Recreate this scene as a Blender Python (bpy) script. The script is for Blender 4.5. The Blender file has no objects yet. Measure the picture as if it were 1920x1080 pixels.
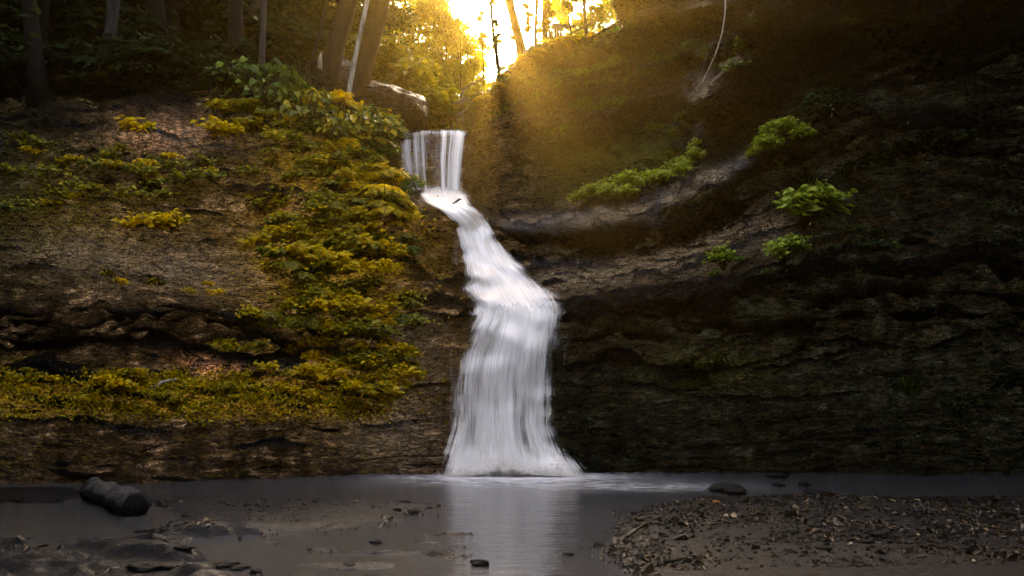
import bpy, math, random
import numpy as np
from mathutils import Vector, Matrix
random.seed(7); rng = np.random.default_rng(7)
S = bpy.context.scene
R = math.radians

# ------------------------------------------------------------------ camera, sky, sun, exposure
CAM_Z, FPX, CX, HOR = 1.6, 1600.0, 960.0, 730.0      # photograph is 1920 wide: focal length and horizon row in its pixels
cd = bpy.data.cameras.new('camera'); cam = bpy.data.objects.new('camera', cd); S.collection.objects.link(cam)
cam.location = (0, 0, CAM_Z); cam.rotation_euler = (R(90), 0, 0)
cd.sensor_width = 36; cd.lens = 36 * FPX / 1920; cd.shift_y = (HOR - 540) / 1920
cd.clip_start = 0.05; cd.clip_end = 2000
S.camera = cam
SUN_EL, SUN_AZ = R(23.3), R(-1.3)                     # azimuth measured from +Y towards +X
w = bpy.data.worlds.new('World'); S.world = w; w.use_nodes = True
wn = w.node_tree.nodes; wl = w.node_tree.links
sky = wn.new('ShaderNodeTexSky'); sky.sky_type = 'NISHITA'; sky.sun_disc = False
sky.sun_elevation = SUN_EL; sky.sun_rotation = SUN_AZ
sky.air_density = 0.14; sky.dust_density = 1.5; sky.ozone_density = 0.2
wl.new(sky.outputs[0], wn['Background'].inputs[0]); wn['Background'].inputs[1].default_value = 0.15
sd = bpy.data.lights.new('sun', 'SUN'); sd.energy = 2.0; sd.angle = R(0.5); sd.color = (1.0, 0.80, 0.50)
sun = bpy.data.objects.new('sun', sd); S.collection.objects.link(sun)
sdir = Vector((math.sin(SUN_AZ) * math.cos(SUN_EL), math.cos(SUN_AZ) * math.cos(SUN_EL), math.sin(SUN_EL)))
sun.rotation_euler = sdir.to_track_quat('Z', 'Y').to_euler(); sun.location = sdir * 80
V = S.view_settings
V.view_transform = 'Standard'; V.look = 'None'; V.gamma = 1; V.use_curve_mapping = False
V.exposure = 6.9
V.use_white_balance = True; V.white_balance_temperature = 9700; V.white_balance_tint = 10
S.render.engine = 'CYCLES'
cy = S.cycles
cy.use_denoising = True; cy.use_adaptive_sampling = False; cy.max_bounces = 6; cy.diffuse_bounces = 3; cy.glossy_bounces = 3; cy.transmission_bounces = 4
cy.transparent_max_bounces = 24; cy.volume_bounces = 0; cy.caustics_reflective = False; cy.caustics_refractive = False
cy.sample_clamp_indirect = 4

# ------------------------------------------------------------------ helpers
def pix(px, py, d):
    """point seen at photo pixel (px,py) at distance d in front of the camera"""
    return np.array([(px - CX) / FPX * d, d, CAM_Z + (HOR - py) / FPX * d])

def _hash(ix, iy, iz, seed):
    h = (ix * 374761393 + iy * 668265263 + iz * 2147483647 + seed * 1274126177) & 0xFFFFFFFF
    h = ((h ^ (h >> 13)) * 1274126177) & 0xFFFFFFFF
    h = ((h ^ (h >> 16)) * 2246822519) & 0xFFFFFFFF
    return ((h ^ (h >> 15)) & 0xFFFFFF) / float(0xFFFFFF)

def vnoise(p, seed=0):
    p = np.asarray(p, float); i = np.floor(p).astype(np.int64); f = p - i; f = f * f * (3 - 2 * f)
    out = 0
    for dx in (0, 1):
        wx = f[..., 0] if dx else 1 - f[..., 0]
        for dy in (0, 1):
            wy = f[..., 1] if dy else 1 - f[..., 1]
            for dz in (0, 1):
                wz = f[..., 2] if dz else 1 - f[..., 2]
                out = out + wx * wy * wz * _hash(i[..., 0] + dx, i[..., 1] + dy, i[..., 2] + dz, seed)
    return out * 2 - 1

def fbm(p, octv=4, seed=0, gain=0.5):
    a, s, o = 1.0, 0.0, 0
    p = np.asarray(p, float)
    for k in range(octv):
        o = o + a * vnoise(p * (2.03 ** k), seed + 17 * k); s += a; a *= gain
    return o / s

def smooth(a, b, x):
    t = np.clip((x - a) / (b - a), 0, 1); return t * t * (3 - 2 * t)

def link(o, parent=None):
    S.collection.objects.link(o)
    if parent is not None: o.parent = parent
    return o

def mesh_np(name, verts, faces, mat, parent=None, shade=True, uv=None, attrs=None, loc=None):
    """mesh object from numpy arrays; faces (n,3) or (n,4)"""
    me = bpy.data.meshes.new(name)
    verts = np.asarray(verts, np.float32).reshape(-1, 3); faces = np.asarray(faces, np.int32)
    n, k = faces.shape
    me.vertices.add(len(verts)); me.vertices.foreach_set('co', verts.ravel())
    me.loops.add(n * k); me.loops.foreach_set('vertex_index', faces.ravel())
    me.polygons.add(n); me.polygons.foreach_set('loop_start', np.arange(0, n * k, k, dtype=np.int32))
    if shade: me.polygons.foreach_set('use_smooth', np.ones(n, bool))
    if uv is not None:
        l = me.uv_layers.new(name='UVMap'); l.data.foreach_set('uv', np.asarray(uv, np.float32)[faces.ravel()].ravel())
    for an, av in (attrs or {}).items():
        at = me.attributes.new(an, 'FLOAT', 'POINT'); at.data.foreach_set('value', np.asarray(av, np.float32).ravel())
    me.update(); me.validate()
    if mat: me.materials.append(mat)
    o = bpy.data.objects.new(name, me)
    if loc is not None: o.location = loc
    return link(o, parent)

def grid_faces(nr, nc):
    i = np.arange(nr - 1)[:, None] * nc + np.arange(nc - 1)[None, :]
    return np.stack([i, i + 1, i + nc + 1, i + nc], -1).reshape(-1, 4)

class MB:
    """collects pieces into one mesh"""
    def __init__(s): s.v, s.f, s.n = [], [], 0
    def add(s, v, f):
        v = np.asarray(v, float).reshape(-1, 3); s.v.append(v); s.f.append(np.asarray(f, int) + s.n); s.n += len(v); return s
    def build(s, name, mat, parent=None, shade=True, loc=None):
        return mesh_np(name, np.concatenate(s.v), np.concatenate(s.f), mat, parent, shade, loc=loc)

def tube(pts, rad, sides=10, jit=0.0, seed=0):
    pts = np.asarray(pts, float); n = len(pts); rad = np.broadcast_to(np.asarray(rad, float), (n,))
    t = np.gradient(pts, axis=0); t /= np.linalg.norm(t, axis=1)[:, None] + 1e-9
    ref = np.array([0.0, 1, 0]) if abs(t[:, 1]).mean() < .7 else np.array([1.0, 0, 0])
    a = np.cross(t, ref); a /= np.linalg.norm(a, axis=1)[:, None] + 1e-9; b = np.cross(t, a)
    th = np.linspace(0, 2 * np.pi, sides, endpoint=False)
    ring = (a[:, None] * np.cos(th)[None, :, None] + b[:, None] * np.sin(th)[None, :, None])
    r = rad[:, None] * np.ones(sides)
    if jit: r = r * (1 + jit * vnoise(np.stack(np.broadcast_arrays(np.cos(th)[None] * 2, np.sin(th)[None] * 2, np.arange(n)[:, None] * .7), -1), seed))
    v = (pts[:, None] + ring * r[..., None]).reshape(-1, 3)
    f = []
    for i in range(n - 1):
        for j in range(sides):
            f.append((i * sides + j, i * sides + (j + 1) % sides, (i + 1) * sides + (j + 1) % sides, (i + 1) * sides + j))
    v = np.concatenate([v, pts[:1], pts[-1:]])
    c0, c1 = n * sides, n * sides + 1
    for j in range(0, sides, 2):
        f.append((c0, (j + 2) % sides, j + 1, j)); q = (n - 1) * sides; f.append((c1, q + j, q + j + 1, q + (j + 2) % sides))
    return v, f

def box(c, s, rot=None):
    v = np.array([[x, y, z] for x in (-.5, .5) for y in (-.5, .5) for z in (-.5, .5)]) * np.asarray(s)
    if rot is not None: v = v @ np.array(rot).T
    return v + np.asarray(c), [(0, 1, 3, 2), (4, 6, 7, 5), (0, 4, 5, 1), (2, 3, 7, 6), (0, 2, 6, 4), (1, 5, 7, 3)]

def beam(p, q, wd, th):
    """squared timber from p to q"""
    p, q = np.asarray(p, float), np.asarray(q, float); d = q - p; L = np.linalg.norm(d)
    rot = Vector(d).to_track_quat('Z', 'Y').to_matrix()
    return box((p + q) / 2, (wd, th, L), np.array(rot))

def leaves(c, d, nrm, ln, wd, fold=.25, curl=.15):
    """folded six-point leaves: centres at stalk end c, direction d, normal nrm"""
    c, d, nrm = (np.asarray(q, float) for q in (c, d, nrm)); m = len(c)
    ln = np.broadcast_to(ln, (m,))[:, None]; wd = np.broadcast_to(wd, (m,))[:, None]
    d = d / (np.linalg.norm(d, axis=1)[:, None] + 1e-9)
    s = np.cross(d, nrm); s /= np.linalg.norm(s, axis=1)[:, None] + 1e-9; n = np.cross(s, d)
    up = n * wd * fold
    P = np.stack([c, c + d * ln * .3 + s * wd * .5 + up, c + d * ln * .7 + s * wd * .42 + up * .8 - n * ln * curl * .5,
                  c + d * ln - n * ln * curl, c + d * ln * .7 - s * wd * .42 + up * .8 - n * ln * curl * .5, c + d * ln * .3 - s * wd * .5 + up], 1)
    b = np.arange(m)[:, None] * 6
    f = np.concatenate([b + np.array([0, 1, 2, 3]), b + np.array([0, 3, 4, 5])], 0)
    return P.reshape(-1, 3), f

def unit(m):
    q = rng.normal(size=(m, 3)); return q / np.linalg.norm(q, axis=1)[:, None]

def tag(o, label=None, cat=None, group=None, kind=None):
    if label: o['label'] = label
    if cat: o['category'] = cat
    if group: o['group'] = group
    if kind: o['kind'] = kind
    return o

def empty(name, loc, label, cat, group=None):
    o = bpy.data.objects.new(name, None); o.empty_display_size = .2; o.location = tuple(loc)
    return tag(link(o), label, cat, group)

def copy_tree(o, parent=None):
    c = o.copy(); S.collection.objects.link(c)
    if parent is not None: c.parent = parent
    for ch in list(o.children): copy_tree(ch, c)
    return c

# ------------------------------------------------------------------ materials
def mat(name):
    m = bpy.data.materials.new(name); m.use_nodes = True
    nt = m.node_tree; nt.nodes.clear(); out = nt.nodes.new('ShaderNodeOutputMaterial'); return m, nt, out
def N(nt, t, **kw):
    n = nt.nodes.new('ShaderNode' + t)
    for k, v in kw.items():
        if k in n.inputs.keys(): n.inputs[k].default_value = v
        else: setattr(n, k, v)
    return n
def L(nt, a, b): nt.links.new(a, b)
def ramp(nt, fac, stops):
    r = N(nt, 'ValToRGB'); e = r.color_ramp.elements
    while len(e) < len(stops): e.new(.5)
    for el, (p, c) in zip(e, stops): el.position = p; el.color = (*c, 1) if len(c) == 3 else c
    L(nt, fac, r.inputs[0]); return r.outputs[0]
def noise(nt, vec, scale, detail=6, rough=.6, dist=0):
    n = N(nt, 'TexNoise'); n.inputs['Scale'].default_value = scale; n.inputs['Detail'].default_value = detail
    n.inputs['Roughness'].default_value = rough; n.inputs['Distortion'].default_value = dist
    if vec is not None: L(nt, vec, n.inputs['Vector'])
    return n.outputs['Fac']
def mapping(nt, scale, src='Object'):
    tc = N(nt, 'TexCoord'); mp = N(nt, 'Mapping'); mp.inputs['Scale'].default_value = scale; L(nt, tc.outputs[src], mp.inputs['Vector']); return mp.outputs[0]
def mixc(nt, fac, a, b):
    m = N(nt, 'Mix', data_type='RGBA')
    for i, v in ((6, a), (7, b)):
        if isinstance(v, tuple): m.inputs[i].default_value = (*v, 1)
        else: L(nt, v, m.inputs[i])
    if isinstance(fac, (int, float)): m.inputs[0].default_value = fac
    else: L(nt, fac, m.inputs[0])
    return m.outputs[2]
def math_(nt, op, a, b=0.0, clamp=False):
    m = N(nt, 'Math', operation=op, use_clamp=clamp)
    for i, v in ((0, a), (1, b)):
        if isinstance(v, (int, float)): m.inputs[i].default_value = v
        else: L(nt, v, m.inputs[i])
    return m.outputs[0]
def attr(nt, n): a = N(nt, 'Attribute'); a.attribute_name = n; return a.outputs['Fac']
def bump(nt, h, strength, dist=.05, prev=None):
    b = N(nt, 'Bump'); b.inputs['Strength'].default_value = strength; b.inputs['Distance'].default_value = dist; L(nt, h, b.inputs['Height'])
    if prev is not None: L(nt, prev, b.inputs['Normal'])
    return b.outputs[0]

def make_rock(name, with_attr=True):
    m, nt, out = mat(name)
    b = N(nt, 'BsdfPrincipled'); L(nt, b.outputs[0], out.inputs[0])
    v = mapping(nt, (1, 1, 1)); vs = mapping(nt, (1, 1, 3.2)); vl = mapping(nt, (.55, .55, 3.0))
    nA = noise(nt, vs, 1.7, 12, .72, .5); nB = noise(nt, vs, 8, 10, .75, .3); nC = noise(nt, v, 42, 6, .7); nS = noise(nt, mapping(nt, (2.2, 2.2, .35)), 1.3, 6, .6)
    wob = N(nt, 'VectorMath', operation='ADD'); L(nt, vl, wob.inputs[0])
    nz = N(nt, 'TexNoise'); nz.inputs['Scale'].default_value = 3; nz.inputs['Detail'].default_value = 4; L(nt, v, nz.inputs['Vector'])
    sc_ = N(nt, 'VectorMath', operation='SCALE'); L(nt, nz.outputs['Color'], sc_.inputs[0]); sc_.inputs['Scale'].default_value = .45; L(nt, sc_.outputs[0], wob.inputs[1])
    ve = N(nt, 'TexVoronoi', feature='DISTANCE_TO_EDGE'); ve.inputs['Scale'].default_value = 2.6; L(nt, wob.outputs[0], ve.inputs['Vector'])
    crack = ramp(nt, ve.outputs['Distance'], [(.0, (0, 0, 0)), (.07, (1, 1, 1))])
    vp = N(nt, 'TexVoronoi'); vp.inputs['Scale'].default_value = 19; L(nt, mapping(nt, (1, 1, 1.5)), vp.inputs['Vector'])
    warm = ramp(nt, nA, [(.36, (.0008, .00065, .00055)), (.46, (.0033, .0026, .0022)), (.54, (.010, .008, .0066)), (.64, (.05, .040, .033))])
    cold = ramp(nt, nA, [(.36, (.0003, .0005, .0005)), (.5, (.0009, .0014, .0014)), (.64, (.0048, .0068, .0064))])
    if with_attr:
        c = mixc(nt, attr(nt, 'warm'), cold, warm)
        c = mixc(nt, math_(nt, 'MULTIPLY', attr(nt, 'rust'), ramp(nt, nB, [(.4, (0, 0, 0)), (.55, (1, 1, 1))]), True), c, ramp(nt, nC, [(.3, (.10, .05, .03)), (.7, (.30, .17, .11))]))
    else: c = cold
    def mul(c, f, lo, hi):
        m_ = N(nt, 'Mix', data_type='RGBA', blend_type='MULTIPLY'); m_.inputs[0].default_value = 1; L(nt, c, m_.inputs[6]); L(nt, ramp(nt, f, [(lo, (.18,) * 3), (hi, (1.25,) * 3)]), m_.inputs[7]); return m_.outputs[2]
    c = mul(c, nC, .35, .62); c = mul(c, nB, .35, .62); c = mul(c, nS, .36, .56)
    if with_attr: c = mixc(nt, math_(nt, 'MULTIPLY', attr(nt, 'sheen'), ramp(nt, nB, [(.38, (.25,) * 3), (.55, (1, 1, 1))]), True), c, ramp(nt, nC, [(.35, (.010, .0095, .009)), (.62, (.085, .08, .075))]))
    c = mixc(nt, crack, (.0025, .002, .0015), c)
    if with_attr:
        mossf = math_(nt, 'MULTIPLY', attr(nt, 'moss'), ramp(nt, nB, [(.42, (0, 0, 0)), (.56, (1, 1, 1))]), True)
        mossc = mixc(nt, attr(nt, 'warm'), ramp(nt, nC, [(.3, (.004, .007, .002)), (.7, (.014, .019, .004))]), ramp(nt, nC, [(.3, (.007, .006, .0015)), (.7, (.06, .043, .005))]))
        c = mixc(nt, mossf, c, mossc)
    L(nt, c, b.inputs['Base Color'])
    rg = ramp(nt, nB, [(.35, (.10,) * 3), (.62, (.42,) * 3)])
    if with_attr: rg = mixc(nt, mossf, mixc(nt, attr(nt, 'sheen'), rg, (.14, .14, .14)), (.85, .85, .85))
    L(nt, rg, b.inputs['Roughness']); b.inputs['Specular IOR Level'].default_value = .15
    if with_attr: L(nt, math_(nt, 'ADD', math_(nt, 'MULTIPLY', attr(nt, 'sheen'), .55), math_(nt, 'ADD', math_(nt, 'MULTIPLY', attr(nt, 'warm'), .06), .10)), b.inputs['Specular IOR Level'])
    nb = bump(nt, nA, 1.0, .30); nb = bump(nt, crack, .6, .05, nb); nb = bump(nt, nB, .9, .12, nb)
    nb = bump(nt, vp.outputs['Distance'], .8, .07, nb); nb = bump(nt, nC, .8, .03, nb)
    L(nt, nb, b.inputs['Normal']); return m

def make_leaf(name, stops, trans=.5, objvar=.25, rough=.5, spec=.3):
    """leaf material: colour varies leaf by leaf and plant by plant"""
    m, nt, out = mat(name)
    g = N(nt, 'NewGeometry'); oi = N(nt, 'ObjectInfo')
    f = math_(nt, 'ADD', math_(nt, 'MULTIPLY', g.outputs['Random Per Island'], 1 - objvar), math_(nt, 'MULTIPLY', oi.outputs['Random'], objvar))
    c = ramp(nt, f, stops)
    d = N(nt, 'BsdfPrincipled'); L(nt, c, d.inputs['Base Color']); d.inputs['Roughness'].default_value = rough; d.inputs['Specular IOR Level'].default_value = spec
    t = N(nt, 'BsdfTranslucent'); L(nt, c, t.inputs['Color'])
    mx = N(nt, 'MixShader'); mx.inputs[0].default_value = trans; L(nt, d.outputs[0], mx.inputs[1]); L(nt, t.outputs[0], mx.inputs[2])
    L(nt, mx.outputs[0], out.inputs[0]); return m

def make_bark(name, a, b_, sc=14, rough=.85):
    m, nt, out = mat(name); b = N(nt, 'BsdfPrincipled'); L(nt, b.outputs[0], out.inputs[0])
    v = mapping(nt, (1, 1, .22)); n = noise(nt, v, sc, 8, .7, .5)
    L(nt, ramp(nt, n, [(.35, a), (.65, b_)]), b.inputs['Base Color']); b.inputs['Roughness'].default_value = rough; b.inputs['Specular IOR Level'].default_value = .1
    L(nt, bump(nt, n, .9, .06), b.inputs['Normal']); return m

M_rock = make_rock('wet_sandstone'); M_boulder = make_rock('dark_stone', False); M_boulder.node_tree.nodes['Principled BSDF'].inputs['Specular IOR Level'].default_value = .15
Y0, Y1, Y2, Y3 = (.16, .10, .003), (.52, .33, .006), (.82, .53, .010), (.97, .68, .03)
M_gold = make_leaf('golden_leaf', [(.0, (.09, .10, .005)), (.25, (.26, .22, .006)), (.5, Y1), (.75, Y2), (1., Y3)], .5, .5)
M_goldgreen = make_leaf('yellow_green_leaf', [(.0, (.05, .055, .006)), (.35, (.13, .13, .008)), (.7, (.36, .28, .012)), (1., (.58, .42, .03))], .5)
M_green = make_leaf('green_leaf', [(.0, (.02, .045, .006)), (.5, (.07, .12, .012)), (1., (.19, .23, .02))], .45, spec=.15)
M_lime = make_leaf('lime_leaf', [(.0, (.08, .11, .01)), (.5, (.27, .33, .02)), (1., (.46, .50, .05))], .4)
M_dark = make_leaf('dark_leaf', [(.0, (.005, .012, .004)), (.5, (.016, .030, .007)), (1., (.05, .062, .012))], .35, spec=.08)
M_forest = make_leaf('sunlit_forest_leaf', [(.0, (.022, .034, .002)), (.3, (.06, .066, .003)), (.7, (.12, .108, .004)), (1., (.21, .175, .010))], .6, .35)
M_straw = make_leaf('dry_straw', [(0, (.12, .07, .03)), (1, (.45, .32, .2))], .2)
M_deadleaf = make_leaf('dead_leaf', [(0, (.02, .014, .008)), (.6, (.07, .045, .02)), (1, (.2, .12, .05))], .1)
M_bark = make_bark('dark_bark', (.005, .004, .003), (.024, .018, .011))
M_pale = make_bark('pale_bark', (.10, .08, .055), (.42, .36, .28), 9)
M_grey = make_bark('grey_bark', (.012, .010, .008), (.055, .046, .036), 9)
M_stone = make_bark('wet_grey_stone', (.005, .0048, .0045), (.024, .022, .02), 9, .55)
M_wood = make_bark('weathered_wood', (.06, .045, .028), (.20, .155, .10), 20)
M_log = make_bark('wet_log_bark', (.006, .005, .004), (.09, .08, .07), 14, .6)
M_drift = make_bark('bleached_driftwood', (.16, .12, .08), (.46, .38, .29), 12)

# ------------------------------------------------------------------ cliff: profiles (row, distance) lofted round the gorge
KP = 13
def st(px, *rd, back=((5, .5), (14, 2.5))): return dict(dir=((px - CX) / FPX, 1.0), px=px, rd=list(rd), back=back)
def side(dx, dy, d, h, back=((5, 1.5), (14, 4))):
    zs = [-.02, .9, 1.7, 2.3, 2.9, 3.6, 4.4, 5.2, 6.0, 6.8, 7.6, 8.6, h]
    off = [0, .05, .08, .1, .03, .03, .05, .06, .06, .03, .0, -.03, -.03]
    return dict(dir=(dx, dy), px=None, rd=[(HOR - (z - CAM_Z) * FPX / (d * (1 + o)), d * (1 + o)) for z, o in zip(zs, off)], back=back)
HB = ((3.5, .8), (15, 8))
stops = [
 side(.0, -1.3, 9, 9), side(-.6, -1.25, 9.5, 9.5), side(-1.0, -.9, 10, 10), side(-1.2, -.1, 9.5, 10), side(-1.2, .55, 9.6, 10, HB),  # walls out of view; the rear ones added to cut low sky light
 st(-900, (925, 13.1), (800, 13.8), (720, 14.5), (660, 15.0), (600, 14.4), (540, 14.6), (460, 14.9), (380, 15.2), (310, 15.7), (250, 16.2), (210, 16.6), (160, 17), (110, 17.2), back=HB),
 st(0, (908, 14.4), (770, 15.2), (695, 15.9), (645, 16.6), (560, 15.9), (500, 16.0), (400, 16.5), (320, 17.0), (240, 17.7), (200, 18.2), (170, 19.0), (140, 18.9), (100, 18.9), back=HB),
 st(250, (906, 14.6), (775, 15.3), (700, 16.0), (640, 16.9), (575, 16.2), (510, 16.3), (400, 16.8), (310, 17.3), (235, 17.9), (185, 18.4), (160, 19.2), (140, 19.1), (110, 19.2), back=HB),
 st(450, (901, 15.0), (780, 15.6), (695, 16.3), (645, 17.1), (600, 16.5), (540, 16.6), (420, 17.1), (320, 17.7), (245, 18.3), (195, 18.8), (175, 19.1), (150, 19.5), (125, 20), back=((3.5, .7), (13, 7.5))),
 st(560, (897, 15.4), (785, 15.8), (698, 16.4), (650, 17.0), (615, 16.5), (543, 16.7), (430, 17.2), (335, 17.75), (265, 18.3), (215, 18.8), (192, 19.1), (170, 19.6), (150, 20.2), back=((3, .6), (11, 6))),
 st(630, (894, 15.6), (790, 15.9), (700, 16.5), (655, 16.9), (630, 16.5), (545, 16.8), (440, 17.3), (350, 17.8), (288, 18.3), (240, 18.8), (215, 19.2), (195, 19.7), (178, 20.3), back=((3, .3), (9, .6))),
 st(724, (890, 16.0), (800, 16.2), (720, 16.5), (680, 16.7), (640, 16.6), (560, 16.9), (460, 17.4), (400, 17.8), (345, 18.2), (305, 18.6), (280, 19.0), (262, 19.6), (250, 20.5), back=((4, .1), (18, .4))),
 st(750, (890, 16.0), (800, 16.2), (720, 16.5), (660, 16.7), (600, 16.9), (540, 17.2), (470, 17.5), (410, 17.8), (380, 18.6), (365, 20.5), (330, 21.8), (265, 21.9), (248, 21.6), back=((4, .1), (18, .4))),
 st(840, (890, 16.0), (800, 16.3), (720, 16.5), (640, 16.7), (590, 16.9), (560, 17.4), (505, 18.1), (440, 18.2), (402, 18.6), (377, 20.3), (350, 21.8), (265, 22.0), (247, 21.6), back=((4, .1), (18, .4))),
 st(868, (890, 16.0), (800, 16.3), (720, 16.5), (640, 16.7), (588, 16.9), (560, 17.4), (510, 18.1), (450, 18.4), (402, 19.0), (378, 20.4), (350, 21.7), (265, 22.0), (245, 21.7), back=((4, .1), (18, .4))),
 st(888, (890, 16.0), (800, 16.3), (720, 16.5), (640, 16.7), (585, 16.9), (560, 17.4), (515, 18.2), (460, 18.7), (405, 19.4), (380, 20.6), (350, 21.7), (265, 21.9), (186, 22.2), back=((4, .2), (14, .8))),
 st(960, (889, 16.1), (800, 16.4), (720, 16.6), (640, 16.8), (580, 16.9), (560, 17.3), (520, 18.3), (475, 18.9), (425, 18.7), (400, 20.3), (340, 21.3), (240, 21.5), (126, 22.5), back=((4, .3), (14, 1.2))),
 st(1040, (887, 16.2), (800, 16.5), (720, 16.7), (640, 17.0), (585, 16.8), (565, 17.1), (515, 18.0), (480, 18.7), (435, 18.4), (405, 19.8), (350, 20.8), (240, 21.0), (84, 22), back=((4, .3), (14, 1.6))),
 st(1140, (885, 16.3), (800, 16.5), (700, 16.9), (625, 17.4), (578, 16.6), (555, 16.8), (505, 17.8), (465, 18.5), (415, 17.9), (392, 19.0), (330, 20.0), (200, 20.3), (10, 21.2)),
 st(1260, (883, 16.4), (800, 16.5), (700, 17.0), (630, 17.7), (560, 16.3), (535, 16.5), (480, 17.3), (440, 17.9), (395, 17.2), (360, 18.3), (300, 19.2), (150, 19.3), (-130, 20)),
 st(1330, (882, 16.5), (790, 16.6), (700, 17.1), (620, 17.8), (545, 16.1), (520, 16.3), (460, 17.0), (410, 17.4), (360, 16.7), (315, 17.5), (270, 18.2), (190, 17.3), (-200, 18)),
 st(1450, (882, 16.5), (790, 16.6), (700, 17.0), (600, 17.5), (520, 15.9), (490, 16.0), (420, 16.5), (350, 16.7), (290, 16.0), (245, 16.8), (180, 17.4), (85, 16.0), (-240, 16.8)),
 st(1650, (882, 16.4), (780, 16.4), (680, 16.7), (580, 16.8), (500, 15.8), (450, 15.8), (370, 16.1), (290, 16.2), (220, 15.7), (160, 16.0), (90, 15.8), (0, 14.6), (-280, 14.5)),
 st(1920, (884, 16.2), (780, 16), (680, 16), (580, 15.9), (500, 15.3), (440, 15.1), (360, 15.2), (280, 15.1), (200, 14.6), (130, 14.4), (50, 14), (-60, 12.8), (-380, 12.2)),
 st(2500, (940, 12.2), (800, 12.2), (680, 12.2), (580, 12.2), (480, 11.8), (400, 11.7), (310, 11.7), (220, 11.6), (130, 11.2), (50, 11.0), (-60, 10.6), (-180, 9.8), (-480, 9.5)),
 side(1.2, .5, 8.8, 12), side(1.2, -.2, 8.8, 12), side(1.0, -.9, 10, 10), side(.6, -1.25, 9.5, 9.5), side(.0, -1.3, 9, 9)]
NS = len(stops)
# control net (NS, K, 3): direction-space points
net = np.zeros((NS, KP + 3, 3)); sdirs = np.array([s['dir'] for s in stops])
for i, s in enumerate(stops):
    pr = []
    r0, d0 = s['rd'][0]; pr.append((d0 - .15, -.7))
    for r, d in s['rd']: pr.append((d, CAM_Z + (HOR - r) / FPX * d))
    dr, zr = pr[-1]
    for dy, dz in s['back']: pr.append((dr + dy, zr + dz))
    net[i, :, 0] = [p[0] for p in pr]; net[i, :, 1] = [p[1] for p in pr]
for i, q in enumerate(stops):
    if q['px'] is None: continue
    f = q['px']
    if f <= 630: net[i, 4, 0] += .95 * (1 if f < 500 else .7); net[i, 5, 0] += -.1
    if f >= 1140: net[i, 4, 0] += .8
    if f >= 1140: net[i, 5, 0] -= .3; net[i, 12, 0] -= .5 * (f >= 1330)
    if 1040 <= f <= 1650: net[i, 9, 0] -= .35
    if 960 <= f <= 1330: net[i, 8, 0] += .55
    if f <= 450: net[i, 11, 0] += .6
# columns
tcol = []
for i in range(NS - 1):
    a, b = stops[i], stops[i + 1]
    if a['px'] is not None and b['px'] is not None and a['px'] >= 0 and b['px'] <= 1920: n = max(2, int((b['px'] - a['px']) / 2.7))
    elif a['px'] is not None and b['px'] is not None: n = 110
    else: n = 40
    tcol += list(i + np.arange(n) / n)
tcol = np.array(tcol + [NS - 1.0])
def hermite(tab, t):
    i = np.clip(np.floor(t).astype(int), 0, len(tab) - 2); f = t - i
    f = f.reshape(-1, *([1] * (tab.ndim - 1)))
    m = np.zeros_like(tab); m[1:-1] = (tab[2:] - tab[:-2]) * .35
    h = f * f
    return (2 * f * h - 3 * h + 1) * tab[i] + (f * h - 2 * h + f) * m[i] + (-2 * f * h + 3 * h) * tab[i + 1] + (f * h - h) * m[i + 1]
cnet = hermite(net, tcol)
ii = np.clip(np.floor(tcol).astype(int), 0, NS - 2); ff = (tcol - ii)[:, None]
cdir = sdirs[ii] * (1 - ff) + sdirs[ii + 1] * ff          # linear, so inside the frame the pixel column stays exact
seg = [6, 44, 32, 26, 24, 26, 36, 34, 30, 26, 26, 34, 40, 24, 40]
tv = np.concatenate([k + np.arange(n) / n for k, n in enumerate(seg)] + [[len(seg)]])
iv = np.clip(np.floor(tv).astype(int), 0, KP + 1); fv = tv - iv
prof = cnet[:, iv] * (1 - fv)[None, :, None] + cnet[:, iv + 1] * fv[None, :, None]
# soften the profile corners a little
pk = prof.copy()
for _ in range(3): pk[:, 1:-1] = (pk[:, :-2] + 2 * pk[:, 1:-1] + pk[:, 2:]) / 4
prof = pk
CP = np.stack([cdir[:, None, 0] * prof[..., 0], cdir[:, None, 1] * prof[..., 0], prof[..., 1]], -1)   # (cols, rows, 3)
def normals(P):
    du = np.gradient(P, axis=0); dv = np.gradient(P, axis=1); n = np.cross(du, dv); n /= np.linalg.norm(n, axis=2)[..., None] + 1e-9; return n
Nn = normals(CP)
pxc = np.where(True, cdir[:, 0] / np.maximum(cdir[:, 1], .2) * FPX + CX, 0)[:, None] * np.ones(len(tv))[None]
lay = np.stack([pxc / 260 + 5, tv[None] * 4.2 + .35 * fbm(CP * .5, 3, 5), 0 * pxc], -1)
strata = fbm(lay, 4, 11, .6)
strata2 = fbm(np.stack([pxc / 90, tv[None] * 11 + .5 * vnoise(CP * .9, 8), 0 * pxc + 3], -1), 3, 31, .6)
big = fbm(CP * .55, 3, 3); mid = fbm(CP * 1.9, 4, 23); fine = fbm(CP * np.array([7, 7, 10]), 3, 41)
ridged = 1 - np.abs(fbm(CP * np.array([1.1, 1.1, 2.2]), 3, 77)) * 2
amp = np.ones_like(big) * smooth(0, 1.2, tv)[None] * .9 + .1
foot = smooth(900, 840, np.broadcast_to(0, big.shape)) * 0 + 1
qd = (pxc * .42 + (HOR - (CP[..., 2] - CAM_Z) / np.maximum(CP[..., 1], .3) * FPX)) / 82 + .5 * fbm(CP * .45, 3, 401)
fd = np.floor(qd); frd = qd - fd
dgo = np.stack([pxc / 150 + fd * 3.3, fd * 5.1, 0 * pxc], -1)
diag = (.75 * (frd - .5) * smooth(1.0, .86, frd) + .35 * vnoise(dgo, 405)) * smooth(930, 1130, pxc) * smooth(9.9, 10.5, tv)[None] * smooth(2300, 1900, pxc)
lump = fbm(CP * np.array([3.6, 3.6, 6.5]), 4, 55, .6)
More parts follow.
